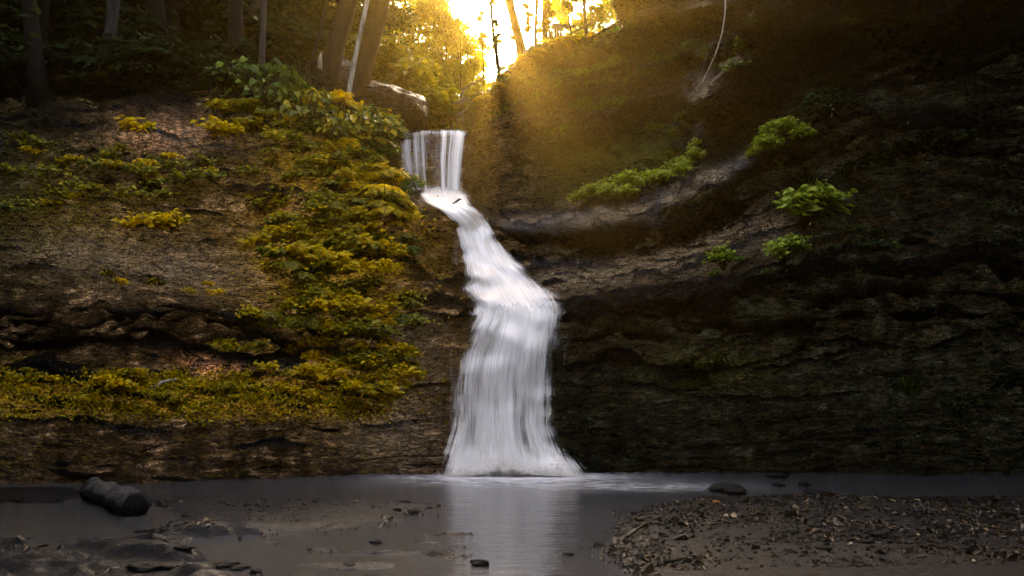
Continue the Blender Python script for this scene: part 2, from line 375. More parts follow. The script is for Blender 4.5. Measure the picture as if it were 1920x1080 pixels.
def terr(q, seed, lat):
    f = np.floor(q); fr = q - f
    def lv(k): return vnoise(np.stack([pxc / lat + k * 3.1, k * 7.37 + .5, 0 * pxc + seed], -1), seed)
    a_, b_ = lv(f), lv(f + 1); return a_ + (b_ - a_) * smooth(.80, 1.0, fr)
wq = fbm(np.stack([pxc / 330, tv[None] * .6 + 0 * pxc, 0 * pxc], -1), 3, 301)
ter = terr(tv[None] * 4.2 + 1.3 * wq, 5, 120) * .30 + terr(tv[None] * 11 + 3.0 * wq, 9, 45) * .13 + terr(tv[None] * 23 + 5.0 * wq, 13, 26) * .05
pit = np.minimum(0, fbm(CP * np.array([2.2, 2.2, 5.5]), 3, 59) + .12)
disp = amp * (.32 * big + .10 * strata + .05 * strata2 + ter + .12 * mid + .08 * lump + .05 * fine + .10 * (ridged - .5) + .35 * pit + 1.15 * diag)
# calmer round the lips of the falls so the water keeps its course
calm = smooth(90, 0, np.abs(pxc - 830)) * smooth(8.5, 10, tv)[None]
disp = disp * (1 - .75 * calm)
CP = CP + Nn * disp[..., None]
Nn = normals(CP)
# pixel coordinates of every cliff vertex
cpx = CP[..., 0] / np.maximum(CP[..., 1], .3) * FPX + CX; cpy = HOR - (CP[..., 2] - CAM_Z) / np.maximum(CP[..., 1], .3) * FPX
# surface characters; shade and glints are partly painted in
ncl = fbm(CP * .8, 4, 91)
warm = smooth(1080, 860, cpx + 120 * ncl); warm = warm * smooth(13.2, 12.6, tv)[None] * smooth(20, 520, cpx + 120 * ncl + .35 * cpy) ** .8; warm = np.clip(warm, 0, 1)  # brown to grey-black rock tone, with edge shade painted in at far left
def blob(x, y, rx, ry): return np.exp(-(((cpx - x) / rx) ** 2 + ((cpy - y) / ry) ** 2))
rust = np.clip(blob(395, 688, 45, 26) + blob(560, 690, 60, 16) + .8 * blob(640, 400, 120, 40) * .5  + .4 * blob(300, 255, 80, 30), 0, 1)
mossb = np.clip(1.1 * blob(620, 470, 160, 120) + blob(680, 700, 110, 70) + 1.0 * smooth(690, 720, cpy) * smooth(800, 750, cpy) * smooth(840, 700, cpx)
        + .3 * blob(150, 400, 220, 90) + .8 * blob(620, 300, 120, 70) + .8 * blob(1250, 290, 140, 26) + .3 * blob(1100, 330, 160, 60)
        + .3 * smooth(.35, .8, Nn[..., 2]) * (cpx < 900) + .35 * blob(1340, 690, 90, 25) + .03, 0, 1) * (1 - rust * .8)
mossb *= 1 - .8 * smooth(90, 30, np.abs(cpx - 790)) * smooth(560, 620, cpy)
nc_, nr_ = CP.shape[:2]
def path_d(pts):
    d = np.full(cpx.shape, 1e9)
    for (x1, y1), (x2, y2) in zip(pts[:-1], pts[1:]):
        t = np.clip(((cpx - x1) * (x2 - x1) + (cpy - y1) * (y2 - y1)) / ((x2 - x1) ** 2 + (y2 - y1) ** 2), 0, 1); d = np.minimum(d, np.hypot(cpx - x1 - t * (x2 - x1), cpy - y1 - t * (y2 - y1)))
    return d
sheen = np.clip(1.0 * np.exp(-(path_d([(945, 425), (1050, 413), (1150, 402), (1250, 370), (1320, 340), (1405, 298)]) / 13) ** 2) + .45 * np.exp(-(path_d([(1040, 520), (1150, 505), (1300, 475), (1440, 430)]) / 36) ** 2)
        + .4 * blob(310, 255, 110, 34) + .35 * blob(340, 510, 150, 50) + .3 * blob(140, 470, 120, 40) + .4 * blob(740, 800, 90, 80) + .3 * blob(700, 660, 120, 50), 0, 1) * (cpy > 200)  # wet gloss, with grey glints painted into the rock colour
mossb *= 1 - sheen * .8
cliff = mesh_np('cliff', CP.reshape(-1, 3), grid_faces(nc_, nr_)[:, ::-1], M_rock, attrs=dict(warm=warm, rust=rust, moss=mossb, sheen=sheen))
tag(cliff, 'layered wet sandstone cliff round the plunge pool', 'cliff', kind='structure')
# front-most cliff point behind any photo pixel
_v = (CP[..., 1] > 5) & (cpx > -60) & (cpx < 1980) & (cpy > -100) & (cpy < 930) & (tv[None] < 13.2)
_fx, _fy, _fd, _fp, _fn = cpx[_v], cpy[_v], CP[..., 1][_v], CP[_v], Nn[_v]
def on_cliff(px, py, r=5.0):
    k = (np.abs(_fx - px) < r) & (np.abs(_fy - py) < r)
    if not k.any(): return on_cliff(px, py, r * 2) if r < 60 else (pix(px, py, 17), np.array([0, -1.0, 0]))
    j = np.flatnonzero(k); d = _fd[j]; q = j[np.argmin(d + .002 * ((_fx[j] - px) ** 2 + (_fy[j] - py) ** 2))]
    return _fp[q].copy(), _fn[q].copy()
# coarse depth image of the cliff (for water)
DS = 3; DW, DH = 2040 // DS, 1020 // DS
dep = np.full((DH, DW), 99.0)
gx = ((_fx + 60) / DS).astype(int).clip(0, DW - 1); gy = ((_fy + 100) / DS).astype(int).clip(0, DH - 1)
np.minimum.at(dep, (gy, gx), _fd)
for _ in range(6):
    h = dep > 90
    if not h.any(): break
    sft = np.minimum.reduce([np.roll(dep, s, a) for s in (1, -1) for a in (0, 1)]); dep[h] = sft[h]
def depth_at(px, py):
    return dep[((np.asarray(py) + 100) / DS).astype(int).clip(0, DH - 1), ((np.asarray(px) + 60) / DS).astype(int).clip(0, DW - 1)]

# ------------------------------------------------------------------ ground of the pool basin: bars of mud and gravel between channels
def ground_pix(px, py):
    d = CAM_Z * FPX / (np.asarray(py, float) - HOR); return (np.asarray(px, float) - CX) / FPX * d, d
xs = np.concatenate([np.linspace(-60, -9.2, 26), np.linspace(-9, 9, 520), np.linspace(9.2, 60, 26)])
ys = np.concatenate([np.linspace(-40, 5.2, 24), np.linspace(5.3, 17.5, 400), np.linspace(18, 26, 8)])
GX, GY = np.meshgrid(xs, ys)
def poly_sd(poly):
    X, Y = ground_pix([p[0] for p in poly], [p[1] for p in poly]); n = len(X); d2 = np.full(GX.shape, 1e9); ins = np.zeros(GX.shape, bool)
    for i in range(n):
        x1, y1, x2, y2 = X[i], Y[i], X[(i + 1) % n], Y[(i + 1) % n]
        t = np.clip(((GX - x1) * (x2 - x1) + (GY - y1) * (y2 - y1)) / ((x2 - x1) ** 2 + (y2 - y1) ** 2 + 1e-9), 0, 1)
        d2 = np.minimum(d2, (GX - x1 - t * (x2 - x1)) ** 2 + (GY - y1 - t * (y2 - y1)) ** 2)
        c = ((y1 > GY) != (y2 > GY)) & (GX < (x2 - x1) * (GY - y1) / (y2 - y1 + 1e-12) + x1); ins ^= c
    return np.where(ins, 1, -1) * np.sqrt(d2)
gp = np.stack([GX, GY, 0 * GX], -1)
wob = .25 * fbm(gp * 1.1, 4, 61) + .08 * fbm(gp * 5, 3, 63)
right_bar = poly_sd([(1110, 1000), (1165, 962), (1290, 936), (1400, 929), (1700, 931), (2100, 934), (2900, 1000), (3600, 1400), (1400, 1500), (1230, 1180), (1130, 1060)]) + wob
left_bar = poly_sd([(160, 925), (330, 926), (560, 934), (800, 944), (835, 952), (760, 972), (640, 992), (480, 1006), (330, 1012), (280, 1000), (330, 975), (280, 955)]) + wob
low_bar = poly_sd([(-500, 1030), (0, 1026), (180, 1022), (280, 1012), (330, 1035), (420, 1062), (520, 1090), (420, 1200), (-600, 1300)]) + wob
rim_bank = poly_sd([(-800, 930), (0, 912), (140, 912), (200, 925), (120, 945), (-100, 950), (-800, 1000)]) + wob * .6
gz = -.10 + .02 * fbm(gp * 2, 3, 71)
gz = np.maximum(gz, -.10 + .165 * smooth(-.25, .6, right_bar) + .05 * smooth(.6, 3, right_bar))
gz = np.maximum(gz, -.10 + .13 * smooth(-.25, .35, left_bar)); gz = np.maximum(gz, -.10 + .128 * smooth(-.25, .4, low_bar)); gz = np.maximum(gz, -.10 + .125 * smooth(-.3, .3, rim_bank))
shallow = .107 * smooth(10.6, 9.2, GY + .4 * fbm(gp * .8, 2, 5)) * smooth(.3, -.6, GX)
gz = gz + shallow * smooth(.0, .55, fbm(gp * np.array([1.6, 3.6, 1]), 4, 67) + .12)
barm = smooth(0, .25, np.maximum.reduce([right_bar, left_bar, low_bar]))
gz += barm * (.010 * fbm(gp * 6, 3, 81) + .006 * fbm(gp * 19, 2, 83)) + smooth(.1, .6, right_bar) * .022 * np.maximum(0, fbm(gp * 9, 3, 85)) + smooth(0, .4, low_bar) * .03 * np.maximum(0, fbm(gp * np.array([1.5, 4, 1]), 3, 87))
gz = np.where((np.abs(GX) > 9.5) | (GY < 5), .05, gz)
m, nt, out = mat('wet_mud_and_gravel'); b = N(nt, 'BsdfPrincipled'); L(nt, b.outputs[0], out.inputs[0])
v = mapping(nt, (1, 1, 1)); n1 = noise(nt, v, 2.2, 8, .65); n2 = noise(nt, v, 16, 8, .7); n3 = noise(nt, v, 60, 5, .7)
mud = ramp(nt, n1, [(.3, (.016, .0145, .014)), (.7, (.04, .037, .035))]); grv = ramp(nt, n2, [(.3, (.005, .0038, .003)), (.5, (.016, .0125, .0095)), (.75, (.04, .033, .025))])
b.inputs['Specular IOR Level'].default_value = .2
c = mixc(nt, attr(nt, 'gravel'), mixc(nt, attr(nt, 'black'), mud, ramp(nt, n1, [(.3, (.003, .003, .003)), (.7, (.014, .013, .012))])), grv); c = mixc(nt, ramp(nt, n3, [(.55, (0, 0, 0)), (.72, (.8, .8, .8))]), c, (.018, .015, .012))
L(nt, c, b.inputs['Base Color'])
L(nt, mixc(nt, attr(nt, 'gravel'), ramp(nt, n2, [(.35, (.22,) * 3), (.65, (.6,) * 3)]), ramp(nt, n2, [(.3, (.45,) * 3), (.7, (.8,) * 3)])), b.inputs['Roughness'])
L(nt, bump(nt, n3, .9, .03, bump(nt, n2, 1.0, .09)), b.inputs['Normal']); M_ground = m
gf = grid_faces(len(ys), len(xs))
ground = mesh_np('ground', np.stack([GX, GY, gz], -1).reshape(-1, 3), gf, M_ground, attrs=dict(gravel=smooth(0, .5, right_bar), black=np.maximum(smooth(-.3, .3, low_bar), smooth(-.2, .2, rim_bank))))
tag(ground, 'mud and gravel bars of the creek bed', 'ground', kind='structure')
def gheight(x, y):
    i = np.clip(np.searchsorted(ys, y), 0, len(ys) - 1); j = np.clip(np.searchsorted(xs, x), 0, len(xs) - 1); return gz[i, j]
# pool water
m, nt, out = mat('pool_water'); b = N(nt, 'BsdfPrincipled'); L(nt, b.outputs[0], out.inputs[0])
b.inputs['Base Color'].default_value = (.045, .04, .036, 1); b.inputs['Roughness'].default_value = .16; b.inputs['IOR'].default_value = 1.33
b.inputs['Specular IOR Level'].default_value = .9
v = mapping(nt, (1.0, 2.2, 1)); fo = attr(nt, 'foam')
fn = ramp(nt, noise(nt, mapping(nt, (.8, 3.2, 1)), 3.0, 6, .6, .6), [(.42, (0, 0, 0)), (.68, (1, 1, 1))])
ff_ = math_(nt, 'MULTIPLY', fo, math_(nt, 'ADD', math_(nt, 'MULTIPLY', fn, .75), .25), True)
L(nt, mixc(nt, ff_, (.038, .037, .037), (.80, .77, .75)), b.inputs['Base Color'])
L(nt, math_(nt, 'ADD', math_(nt, 'MULTIPLY', ff_, .4), .13), b.inputs['Roughness'])
L(nt, bump(nt, noise(nt, v, 3.5, 5, .6, .3), .2, .06, bump(nt, noise(nt, v, 14, 3, .5), .10, .02)), b.inputs['Normal']); M_water = m
wx = np.concatenate([np.linspace(-40, -9.5, 8), np.linspace(-9, 9, 260), np.linspace(9.5, 40, 8)]); wy = np.concatenate([np.linspace(-30, 5, 8), np.linspace(5.3, 17.6, 200)])
WX, WY = np.meshgrid(wx, wy); wp = np.stack([WX, WY, 0 * WX], -1)
fo = np.exp(-(((WX - .05) / 1.7) ** 2 + ((WY - 15.8) / 1.0) ** 2)) * 1.3 + .9 * np.exp(-(((WX - .0) / 1.55) ** 2 + ((WY - 15.55 - .12 * fbm(wp * 3, 3, 19)) / .33) ** 2)) + .42 * np.exp(-(((WX - .3) / 2.6) ** 2 + ((WY - 14.9) / 1.1) ** 2)) + .55 * np.exp(-(((WX - 2.2) / 1.5) ** 2 + ((WY - 14.0) / .55) ** 2)) + .10 * np.exp(-((WX + .2) / 1.5) ** 2) * smooth(7, 14, WY)
wz = .006 * fbm(wp * np.array([1.2, 2.5, 1]), 3, 15)
pool = mesh_np('pool', np.stack([WX, WY, wz], -1).reshape(-1, 3), grid_faces(len(wy), len(wx)), M_water, attrs=dict(foam=fo))
tag(pool, 'shallow grey pool and outflow below the waterfall', 'water', kind='structure')

# ------------------------------------------------------------------ hills: wooded valley behind the lip
hx = np.linspace(-70, 70, 190); hy = np.linspace(23.2, 140, 150); HX, HY = np.meshgrid(hx, hy); hp = np.stack([HX, HY, 0 * HX], -1)
def hill_z(x, y):
    xc = -1.5 + .02 * (y - 22)
    left = np.maximum(0, xc - 1.2 - x); right = np.maximum(0, x - xc - .6)
    return 8.55 + .035 * (y - 22) + np.minimum(.50 * left, 14) + np.minimum(.55 * right, 9 + 0 * x)
HZ = hill_z(HX, HY) + .35 * fbm(hp * .25, 3, 9) * smooth(.5, 4, np.abs(HX + 1.3)) - .25
m, nt, out = mat('leafy_hill_soil'); b = N(nt, 'BsdfPrincipled'); L(nt, b.outputs[0], out.inputs[0]); n1 = noise(nt, mapping(nt, (1, 1, 1)), 3, 8, .7)
L(nt, ramp(nt, n1, [(.35, (.03, .022, .01)), (.6, (.10, .085, .015)), (.8, (.2, .17, .02))]), b.inputs['Base Color']); b.inputs['Roughness'].default_value = .9; L(nt, bump(nt, n1, 1, .2), b.inputs['Normal'])
hills = mesh_np('hills', np.stack([HX, HY, HZ], -1).reshape(-1, 3), grid_faces(len(hy), len(hx)), m); tag(hills, 'wooded valley floor and slopes above the falls', 'hills', kind='structure')

bpy.context.view_layer.update()
def top_z(x, y):
    """height of the highest ground, cliff top or hill at (x, y)"""
    zs = [0.0]
    for o in (cliff, hills, ground):
        hit, p, _, _ = o.ray_cast(Vector((x, y, 80)), Vector((0, 0, -1)))
        if hit: zs.append(p.z)
    return max(zs)

# ------------------------------------------------------------------ waterfall
def make_fallwater(name, fu, fv, solid=.9, con=2.4, trans=.1):
    m, nt, out = mat(name)
    p = N(nt, 'BsdfPrincipled'); p.inputs['Base Color'].default_value = (.98, .875, .765, 1); p.inputs['Roughness'].default_value = .45; p.inputs['Specular IOR Level'].default_value = .4
    t = N(nt, 'BsdfTranslucent'); t.inputs['Color'].default_value = (.98, .88, .77, 1)
    mx = N(nt, 'MixShader'); mx.inputs[0].default_value = trans; L(nt, p.outputs[0], mx.inputs[1]); L(nt, t.outputs[0], mx.inputs[2])
    tr = N(nt, 'BsdfTransparent')
    s1 = noise(nt, mapping(nt, (fu, fv, 1), 'UV'), 1.0, 4, .65, .15); s2 = noise(nt, mapping(nt, (fu * 4, fv * 1.6, 1), 'UV'), 1.0, 3, .6)
    s = math_(nt, 'ADD', math_(nt, 'MULTIPLY', s1, .65), math_(nt, 'MULTIPLY', s2, .35))
    a = math_(nt, 'ADD', attr(nt, 'dens'), math_(nt, 'MULTIPLY', math_(nt, 'SUBTRACT', s, .5), con))
    mr = N(nt, 'MapRange', interpolation_type='SMOOTHSTEP'); L(nt, a, mr.inputs[0]); mr.inputs[1].default_value = .1; mr.inputs[2].default_value = .95; mr.inputs[4].default_value = solid
    al = math_(nt, 'MULTIPLY', mr.outputs[0], math_(nt, 'MULTIPLY', attr(nt, 'dens'), 3.0, True), True)
    L(nt, bump(nt, s, .12, .04), p.inputs['Normal'])
    o = N(nt, 'MixShader'); L(nt, al, o.inputs[0]); L(nt, tr.outputs[0], o.inputs[1]); L(nt, mx.outputs[0], o.inputs[2]); L(nt, o.outputs[0], out.inputs[0]); return m
M_fall = make_fallwater('falling_water', 16, .55); M_slide = make_fallwater('sliding_water', 14, .35, .93, 1.5); M_curtain = make_fallwater('thin_curtain_water', 22, .35, .8)
falls = empty('waterfall', (0, 16, 0), 'white two-tier waterfall sliding down a rock chute into the grey pool', 'waterfall')
def sheet(name, edges, mtl, off, densf, usc, n_u=120, rowstep=2.0, depthf=None, smoothn=30, wave=.02, seed=0):
    """edges: (row, left, right); follows the rock a little in front of it"""
    e = np.array(edges, float); rows = np.arange(e[0, 0], e[-1, 0] + .1, rowstep)
    lf = np.interp(rows, e[:, 0], e[:, 1]); rt = np.interp(rows, e[:, 0], e[:, 2])
    k = np.ones(9) / 9
    lf = np.convolve(np.pad(lf, 4, 'edge'), k, 'valid'); rt = np.convolve(np.pad(rt, 4, 'edge'), k, 'valid')
    u = np.linspace(0, 1, n_u); PX = lf[:, None] + (rt - lf)[:, None] * u[None]; PY = rows[:, None] * np.ones(n_u)
    D = depth_at(PX, PY) if depthf is None else depthf(PX, PY)
    if depthf is None:
        Dm = D.copy()
        for _ in range(smoothn):
            Dp = np.pad(Dm, 1, 'edge'); Dm = (Dp[1:-1, :-2] + Dp[1:-1, 2:] + Dp[:-2, 1:-1] + Dp[2:, 1:-1] + 2 * Dm) / 6; Dm = np.minimum(Dm, D)
        for _ in range(40):
            Dp = np.pad(Dm, 1, 'edge'); Dm = (Dp[1:-1, :-2] + Dp[1:-1, 2:] + Dp[:-2, 1:-1] + Dp[2:, 1:-1] + 2 * Dm) / 6
        D = Dm
    q = np.stack([u[None] * 14 + 0 * PY, PY / 160, 0 * PX + seed], -1)
    D = D - off - wave * fbm(q, 3, 131 + seed)
    P = np.stack([(PX - CX) / FPX * D, D, CAM_Z + (HOR - PY) / FPX * D], -1)
    ds = np.linalg.norm(np.diff(P, axis=0), axis=2).mean(1); vv = np.concatenate([[0], np.cumsum(ds)])
    uv = np.stack([usc * u[None] + 0 * PY + seed * 3.7, vv[:, None] + 0 * PX + seed * 5.1], -1)
    dn = densf(u[None] + 0 * PY, PY, PX)
    return mesh_np(name, P.reshape(-1, 3), grid_faces(len(rows), n_u)[:, ::-1], mtl, None, uv=uv.reshape(-1, 2), attrs=dict(dens=dn))
def edge(u, a=.12): return smooth(0, a, u) * smooth(1, 1 - a, u)
def attach(o):
    o.parent = falls; o.location = -Vector(falls.location); return o
cas = [(335, 768, 886), (368, 772, 890), (383, 785, 900), (398, 822, 910), (415, 842, 922), (435, 851, 936), (460, 858, 948), (485, 862, 966), (500, 863, 986), (515, 860, 1012), (535, 856, 1036), (556, 862, 1052), (575, 882, 1062), (592, 876, 1062), (608, 872, 1060)]
low = [(560, 880, 1050), (578, 886, 1054), (592, 884, 1055), (620, 868, 1054), (660, 850, 1053), (720, 840, 1052), (800, 838, 1052), (840, 824, 1072), (868, 812, 1088), (893, 798, 1110)]
def dc(u, py, px):
    en = .13 * fbm(np.stack([py / 26, (u > .5) * 9.0, 0 * u], -1), 3, 77); e_ = smooth(0, .34, u + en) * smooth(1, .66, u - en)
    d = e_ * (1.1 + .35 * fbm(np.stack([u * 5, py / 60, 0 * u], -1), 3, 7))
    d = d * smooth(338, 372, py) + .0
    return d * smooth(606, 580, py)
def dl(seed, base):
    def f(u, py, px):
        n = fbm(np.stack([u * 9, py / 130, 0 * u + seed], -1), 3, 51 + seed)
        band = .38 * np.exp(-((u - .50) / .10) ** 2) + .2 * np.exp(-((u - .8) / .1) ** 2) + .45 * smooth(660, 590, py)
        foot = .75 * smooth(820, 885, py)
        en = .09 * fbm(np.stack([py / 40, (u > .5) * 9.0 + seed, 0 * u], -1), 3, 79)
        return smooth(0, .2, u + en) * smooth(1, .8, u - en) * np.clip(base + band + foot + .5 * n, 0, 1.3) * smooth(560, 592, py)
    return f
def fall_depth(PX, PY):
    D = np.minimum.accumulate(np.minimum(depth_at(PX, PY), 16.85 - .9 * np.clip((PY - 590) / 300, 0, 1) ** .8), axis=0)
    for _ in range(60):
        Dp = np.pad(D, 1, 'edge'); D = (Dp[1:-1, :-2] + Dp[1:-1, 2:] + Dp[:-2, 1:-1] + Dp[2:, 1:-1] + 2 * D) / 6
    return D
attach(sheet('cascade', cas, M_slide, .17, dc, 1.4))
attach(sheet('cascade', cas, M_slide, .25, lambda u, a, b: .8 * dc(u, a, b), 1.3, seed=2))
attach(sheet('lower_curtain', low, M_fall, .12, dl(1, .62), 2.0, depthf=fall_depth))
attach(sheet('lower_curtain', low, M_fall, .28, dl(5, .34), 1.9, depthf=fall_depth, seed=3))
upe = [(243, 744, 880), (262, 745, 878), (300, 750, 872), (350, 758, 868), (384, 765, 874)]
def du_(u, py, px):
    s = .16 + .45 * np.exp(-((u - .09) / .09) ** 2) + .22 * np.exp(-((u - .36) / .05) ** 2) + .55 * np.exp(-((u - .66) / .035) ** 2) + .75 * np.exp(-((u - .87) / .06) ** 2) + .25 * np.exp(-((u - .25) / .04) ** 2) + .35 * np.exp(-((u - .76) / .03) ** 2)
    return (s * 1.1 + .3 * smooth(258, 244, py) + .35 * smooth(352, 382, py)) * edge(u, .05) * smooth(241, 250 + 7 * fbm(np.stack([u * 11, 0 * u, 0 * u + 2], -1), 2, 91), py)
attach(sheet('upper_curtain', upe, M_curtain, .12, du_, 1.5, depthf=lambda X, Y: 21.35 - .35 * np.clip((Y - 245) / 130, 0, 1) ** .5 + 0 * X))
attach(sheet('upper_curtain', upe, M_curtain, .3, lambda u, a, b: .85 * du_(u, a, b), 1.5, depthf=lambda X, Y: 21.35 - .35 * np.clip((Y - 245) / 130, 0, 1) ** .5 + 0 * X, seed=4))
# spray at the foot and small side trickles: arcs of droplets drawn out as narrow ribbons
def ribbons(paths, wid, dens):
    v, f, dn, uv, n = [], [], [], [], 0
    for k, (P, wd) in enumerate(zip(paths, wid)):
        m_ = len(P); s = np.array([1.0, 0, 0]) * wd / 2
        v += [P - s, P + s]; e = np.sin(np.linspace(.1, np.pi - .05, m_)) ** .7 * dens[k]; dn += [e, e]
        uv += [np.stack([np.full(m_, k * .37), np.linspace(0, 1, m_)], 1), np.stack([np.full(m_, k * .37 + .05), np.linspace(0, 1, m_)], 1)]
        i = np.arange(m_ - 1) + n; f.append(np.stack([i, i + 1, i + 1 + m_, i + m_], 1)); n += 2 * m_
    return np.concatenate(v), np.concatenate(f), np.concatenate(dn), np.concatenate(uv)
M_spray = make_fallwater('spray', 1, 1, .17, 1.5, .5)
paths, wid, dn = [], [], []
for k in range(1900):
    px = float(np.clip(rng.normal(962, 66), 832, 1092)); x0 = (px - CX) / FPX * 15.95; y0 = 15.98 - rng.uniform(0, .35)
    env = .16 + .8 * np.exp(-((px - 940) / 38) ** 2) + .75 * np.exp(-((px - 1035) / 26) ** 2) + .35 * np.exp(-((px - 870) / 22) ** 2)
    hgt = rng.beta(1.2, 2.8) * .5 * env; out_ = rng.normal((px - 960) / 1600 * 3.4, .22); t = np.linspace(0, 1, 9); ta = rng.uniform(.45, 1.0)
    P = np.stack([x0 + out_ * t * ta, y0 - rng.uniform(.05, .5) * t, .0 + hgt * 4 * (t * ta) * (1 - t * ta)], 1); P[:, 2] = np.maximum(P[:, 2], .004)
    paths.append(P); wid.append(rng.uniform(.015, .07)); dn.append(rng.uniform(.25, .8))
v, f, d_, u_ = ribbons(paths, wid, dn); attach(mesh_np('splash', v, f, M_spray, uv=u_, attrs=dict(dens=d_)))
paths, wid, dn = [], [], []
for px, r0, r1 in [(851, 440, 505), (855, 435, 508), (859, 450, 505), (1002, 470, 500), (1026, 455, 500), (1083, 475, 505), (846, 600, 880), (853, 640, 885), (848, 660, 760), (1058, 600, 700), (1064, 590, 660), (752, 255, 330), (760, 258, 340)]:
    rr = np.linspace(r0, r1, 30); dd = depth_at(px + 0 * rr, rr).min() - .05 + 0 * rr
    paths.append(np.stack([(px - CX) / FPX * dd, dd, CAM_Z + (HOR - rr) / FPX * dd], 1)); wid.append(.02); dn.append(.8)
for a_, b_, c_ in zip(paths, wid, dn):
    v, f, d_, u_ = ribbons([a_], [b_], [c_]); attach(mesh_np('trickle', v, f, M_spray, uv=u_, attrs=dict(dens=d_)))

# ------------------------------------------------------------------ plants
def clump_leaves(n_st, r, h, ln, per=9, flat=.75, lean=.35):
    """stems fanning out of one root, each ending in a whorl of leaves"""
    C, D, Nr, Ls = [], [], [], []; stems = MB()
    for k in range(n_st):
        a = rng.uniform(0, 2 * np.pi); q = r * math.sqrt(rng.uniform(0, 1))
        tip = np.array([math.cos(a) * q, math.sin(a) * q * .75 - lean * r, h * rng.uniform(.45, 1.0) * (1 - .35 * (q / r) ** 2)])
        midp = tip * np.array([.45, .45, .65]); stems.add(*tube([(0, .04, -.05), midp, tip], [.006, .005, .003], 4))
        for s in range(per):
            b = 2 * np.pi * s / per + rng.uniform(-.4, .4); el = rng.uniform(-.45, .35)
            d = np.array([math.cos(b), math.sin(b), el]); C.append(tip + d * .015 + rng.normal(0, ln * .25, 3) + (tip - midp) * rng.uniform(-.7, .05)); D.append(d)
            nn = np.array([0, -.85, .85]) + rng.normal(0, 1 - flat, 3); Nr.append(nn); Ls.append(ln * rng.uniform(.6, 1.25))
    Ls = np.array(Ls); v, f = leaves(C, D, Nr, Ls, Ls * .62); return v, f, stems
def fern(nf, ln):
    C, D, Nr, Ls = [], [], [], []; st_ = MB()
    for k in range(nf):
        a = rng.uniform(-2.8, -.35) if k % 3 else rng.uniform(0, 6.28); le = ln * rng.uniform(.7, 1.1); t = np.linspace(0, 1, 22)
        rad = le * (t * .9); z = le * (.75 * t - .95 * t * t); P = np.stack([np.cos(a) * rad, np.sin(a) * rad, z], 1); st_.add(*tube(P[::3], .006, 4))
        T = np.gradient(P, axis=0); T /= np.linalg.norm(T, axis=1)[:, None]; Sd = np.cross(T, [0, 0, 1.0]); Sd /= np.linalg.norm(Sd, axis=1)[:, None] + 1e-6
        for sg in (-1, 1):
            C.append(P[2:]); D.append(Sd[2:] * sg + T[2:] * .35 + np.array([0, 0, -.15])); Nr.append(np.cross(Sd, T)[2:] + rng.normal(0, .15, (20, 3))); Ls.append(le * .24 * np.sin(np.pi * (t[2:] * .82 + .16)) + .02)
    Ls = np.concatenate(Ls); v, f = leaves(np.concatenate(C), np.concatenate(D), np.concatenate(Nr), Ls, Ls * .34); return v, f, st_
def bigleaf(n, r, ln):
    C, D, Nr, Ls = [], [], [], []; st_ = MB()
    for k in range(n):
        a = rng.uniform(0, 2 * np.pi); q = r * rng.uniform(.2, 1); tip = np.array([math.cos(a) * q, math.sin(a) * q * .7 - .25 * r, r * rng.uniform(.35, 1.0)])
        st_.add(*tube([(0, 0, -.05), tip * np.array([.4, .4, .7]), tip], [.012, .01, .007], 5))
        d = np.array([math.cos(a), math.sin(a) - .35, -rng.uniform(.15, .8)]); C.append(tip); D.append(d); Nr.append(np.array([.0, -.8, .85]) + rng.normal(0, .28, 3)); Ls.append(ln * rng.uniform(.6, 1.2))
    Ls = np.array(Ls); v, f = leaves(C, D, Nr, Ls, Ls * .66, .3, .3); return v, f, st_
def tuft(n, ln, droop=.6, wd=.012):
    C, D, Nr, Ls = [], [], [], []
    for k in range(n):
        a = rng.uniform(0, 6.28); sp = rng.uniform(.1, .6); d = np.array([math.cos(a) * sp, math.sin(a) * sp - .15, 1 - 2 * droop * rng.uniform(.6, 1)])
        C.append(rng.normal(0, .05, 3)); D.append(d); Nr.append(rng.normal(0, 1, 3)); Ls.append(ln * rng.uniform(.5, 1.1))
    return leaves(C, D, Nr, np.array(Ls), wd, .1, .35)
M_stem = make_bark('plant_stem', (.03, .035, .01), (.10, .09, .025), 30)
PROTO = {}
def proto(key, gen, mtl, nvar):
    PROTO[key] = []
    for _ in range(nvar):
        g = gen(); v, f = g[0], g[1]
        me_o = mesh_np(key, v, f, mtl, shade=False); me = me_o.data; bpy.data.objects.remove(me_o)
        sm = None
        if len(g) > 2:
            so = g[2].build('stem', M_stem); sm = so.data; bpy.data.objects.remove(so)
        PROTO[key].append((me, sm))
proto('gold_small', lambda: clump_leaves(13, .26, .26, .09), M_gold, 6)
proto('gold_mid', lambda: clump_leaves(24, .42, .36, .10), M_gold, 5)
proto('yg_mid', lambda: clump_leaves(24, .42, .36, .10), M_goldgreen, 4)
proto('green_mid', lambda: clump_leaves(24, .42, .36, .10), M_green, 3)
proto('yg_small', lambda: clump_leaves(16, .3, .3, .085), M_goldgreen, 5)
proto('green_small', lambda: clump_leaves(18, .32, .28, .08), M_green, 5)
proto('dark_mid', lambda: clump_leaves(22, .48, .42, .11), M_dark, 5)
proto('dark_shrub', lambda: clump_leaves(60, .85, 1.1, .15, 9, .5, 0), M_dark, 3)
proto('lime_bush', lambda: clump_leaves(46, .42, .55, .11, 10), M_lime, 3)
proto('gold_fern', lambda: fern(14, .6), M_gold, 4)
proto('green_fern', lambda: fern(14, .6), M_goldgreen, 4)
proto('dark_fern', lambda: fern(13, .6), M_dark, 3)
proto('big_gold', lambda: bigleaf(30, .45, .17), M_goldgreen, 5)
proto('big_green', lambda: bigleaf(26, .45, .19), M_green, 4)
proto('straw', lambda: tuft(60, .5, .85), M_straw, 2)
proto('grass', lambda: tuft(90, .4, .35), M_green, 3)
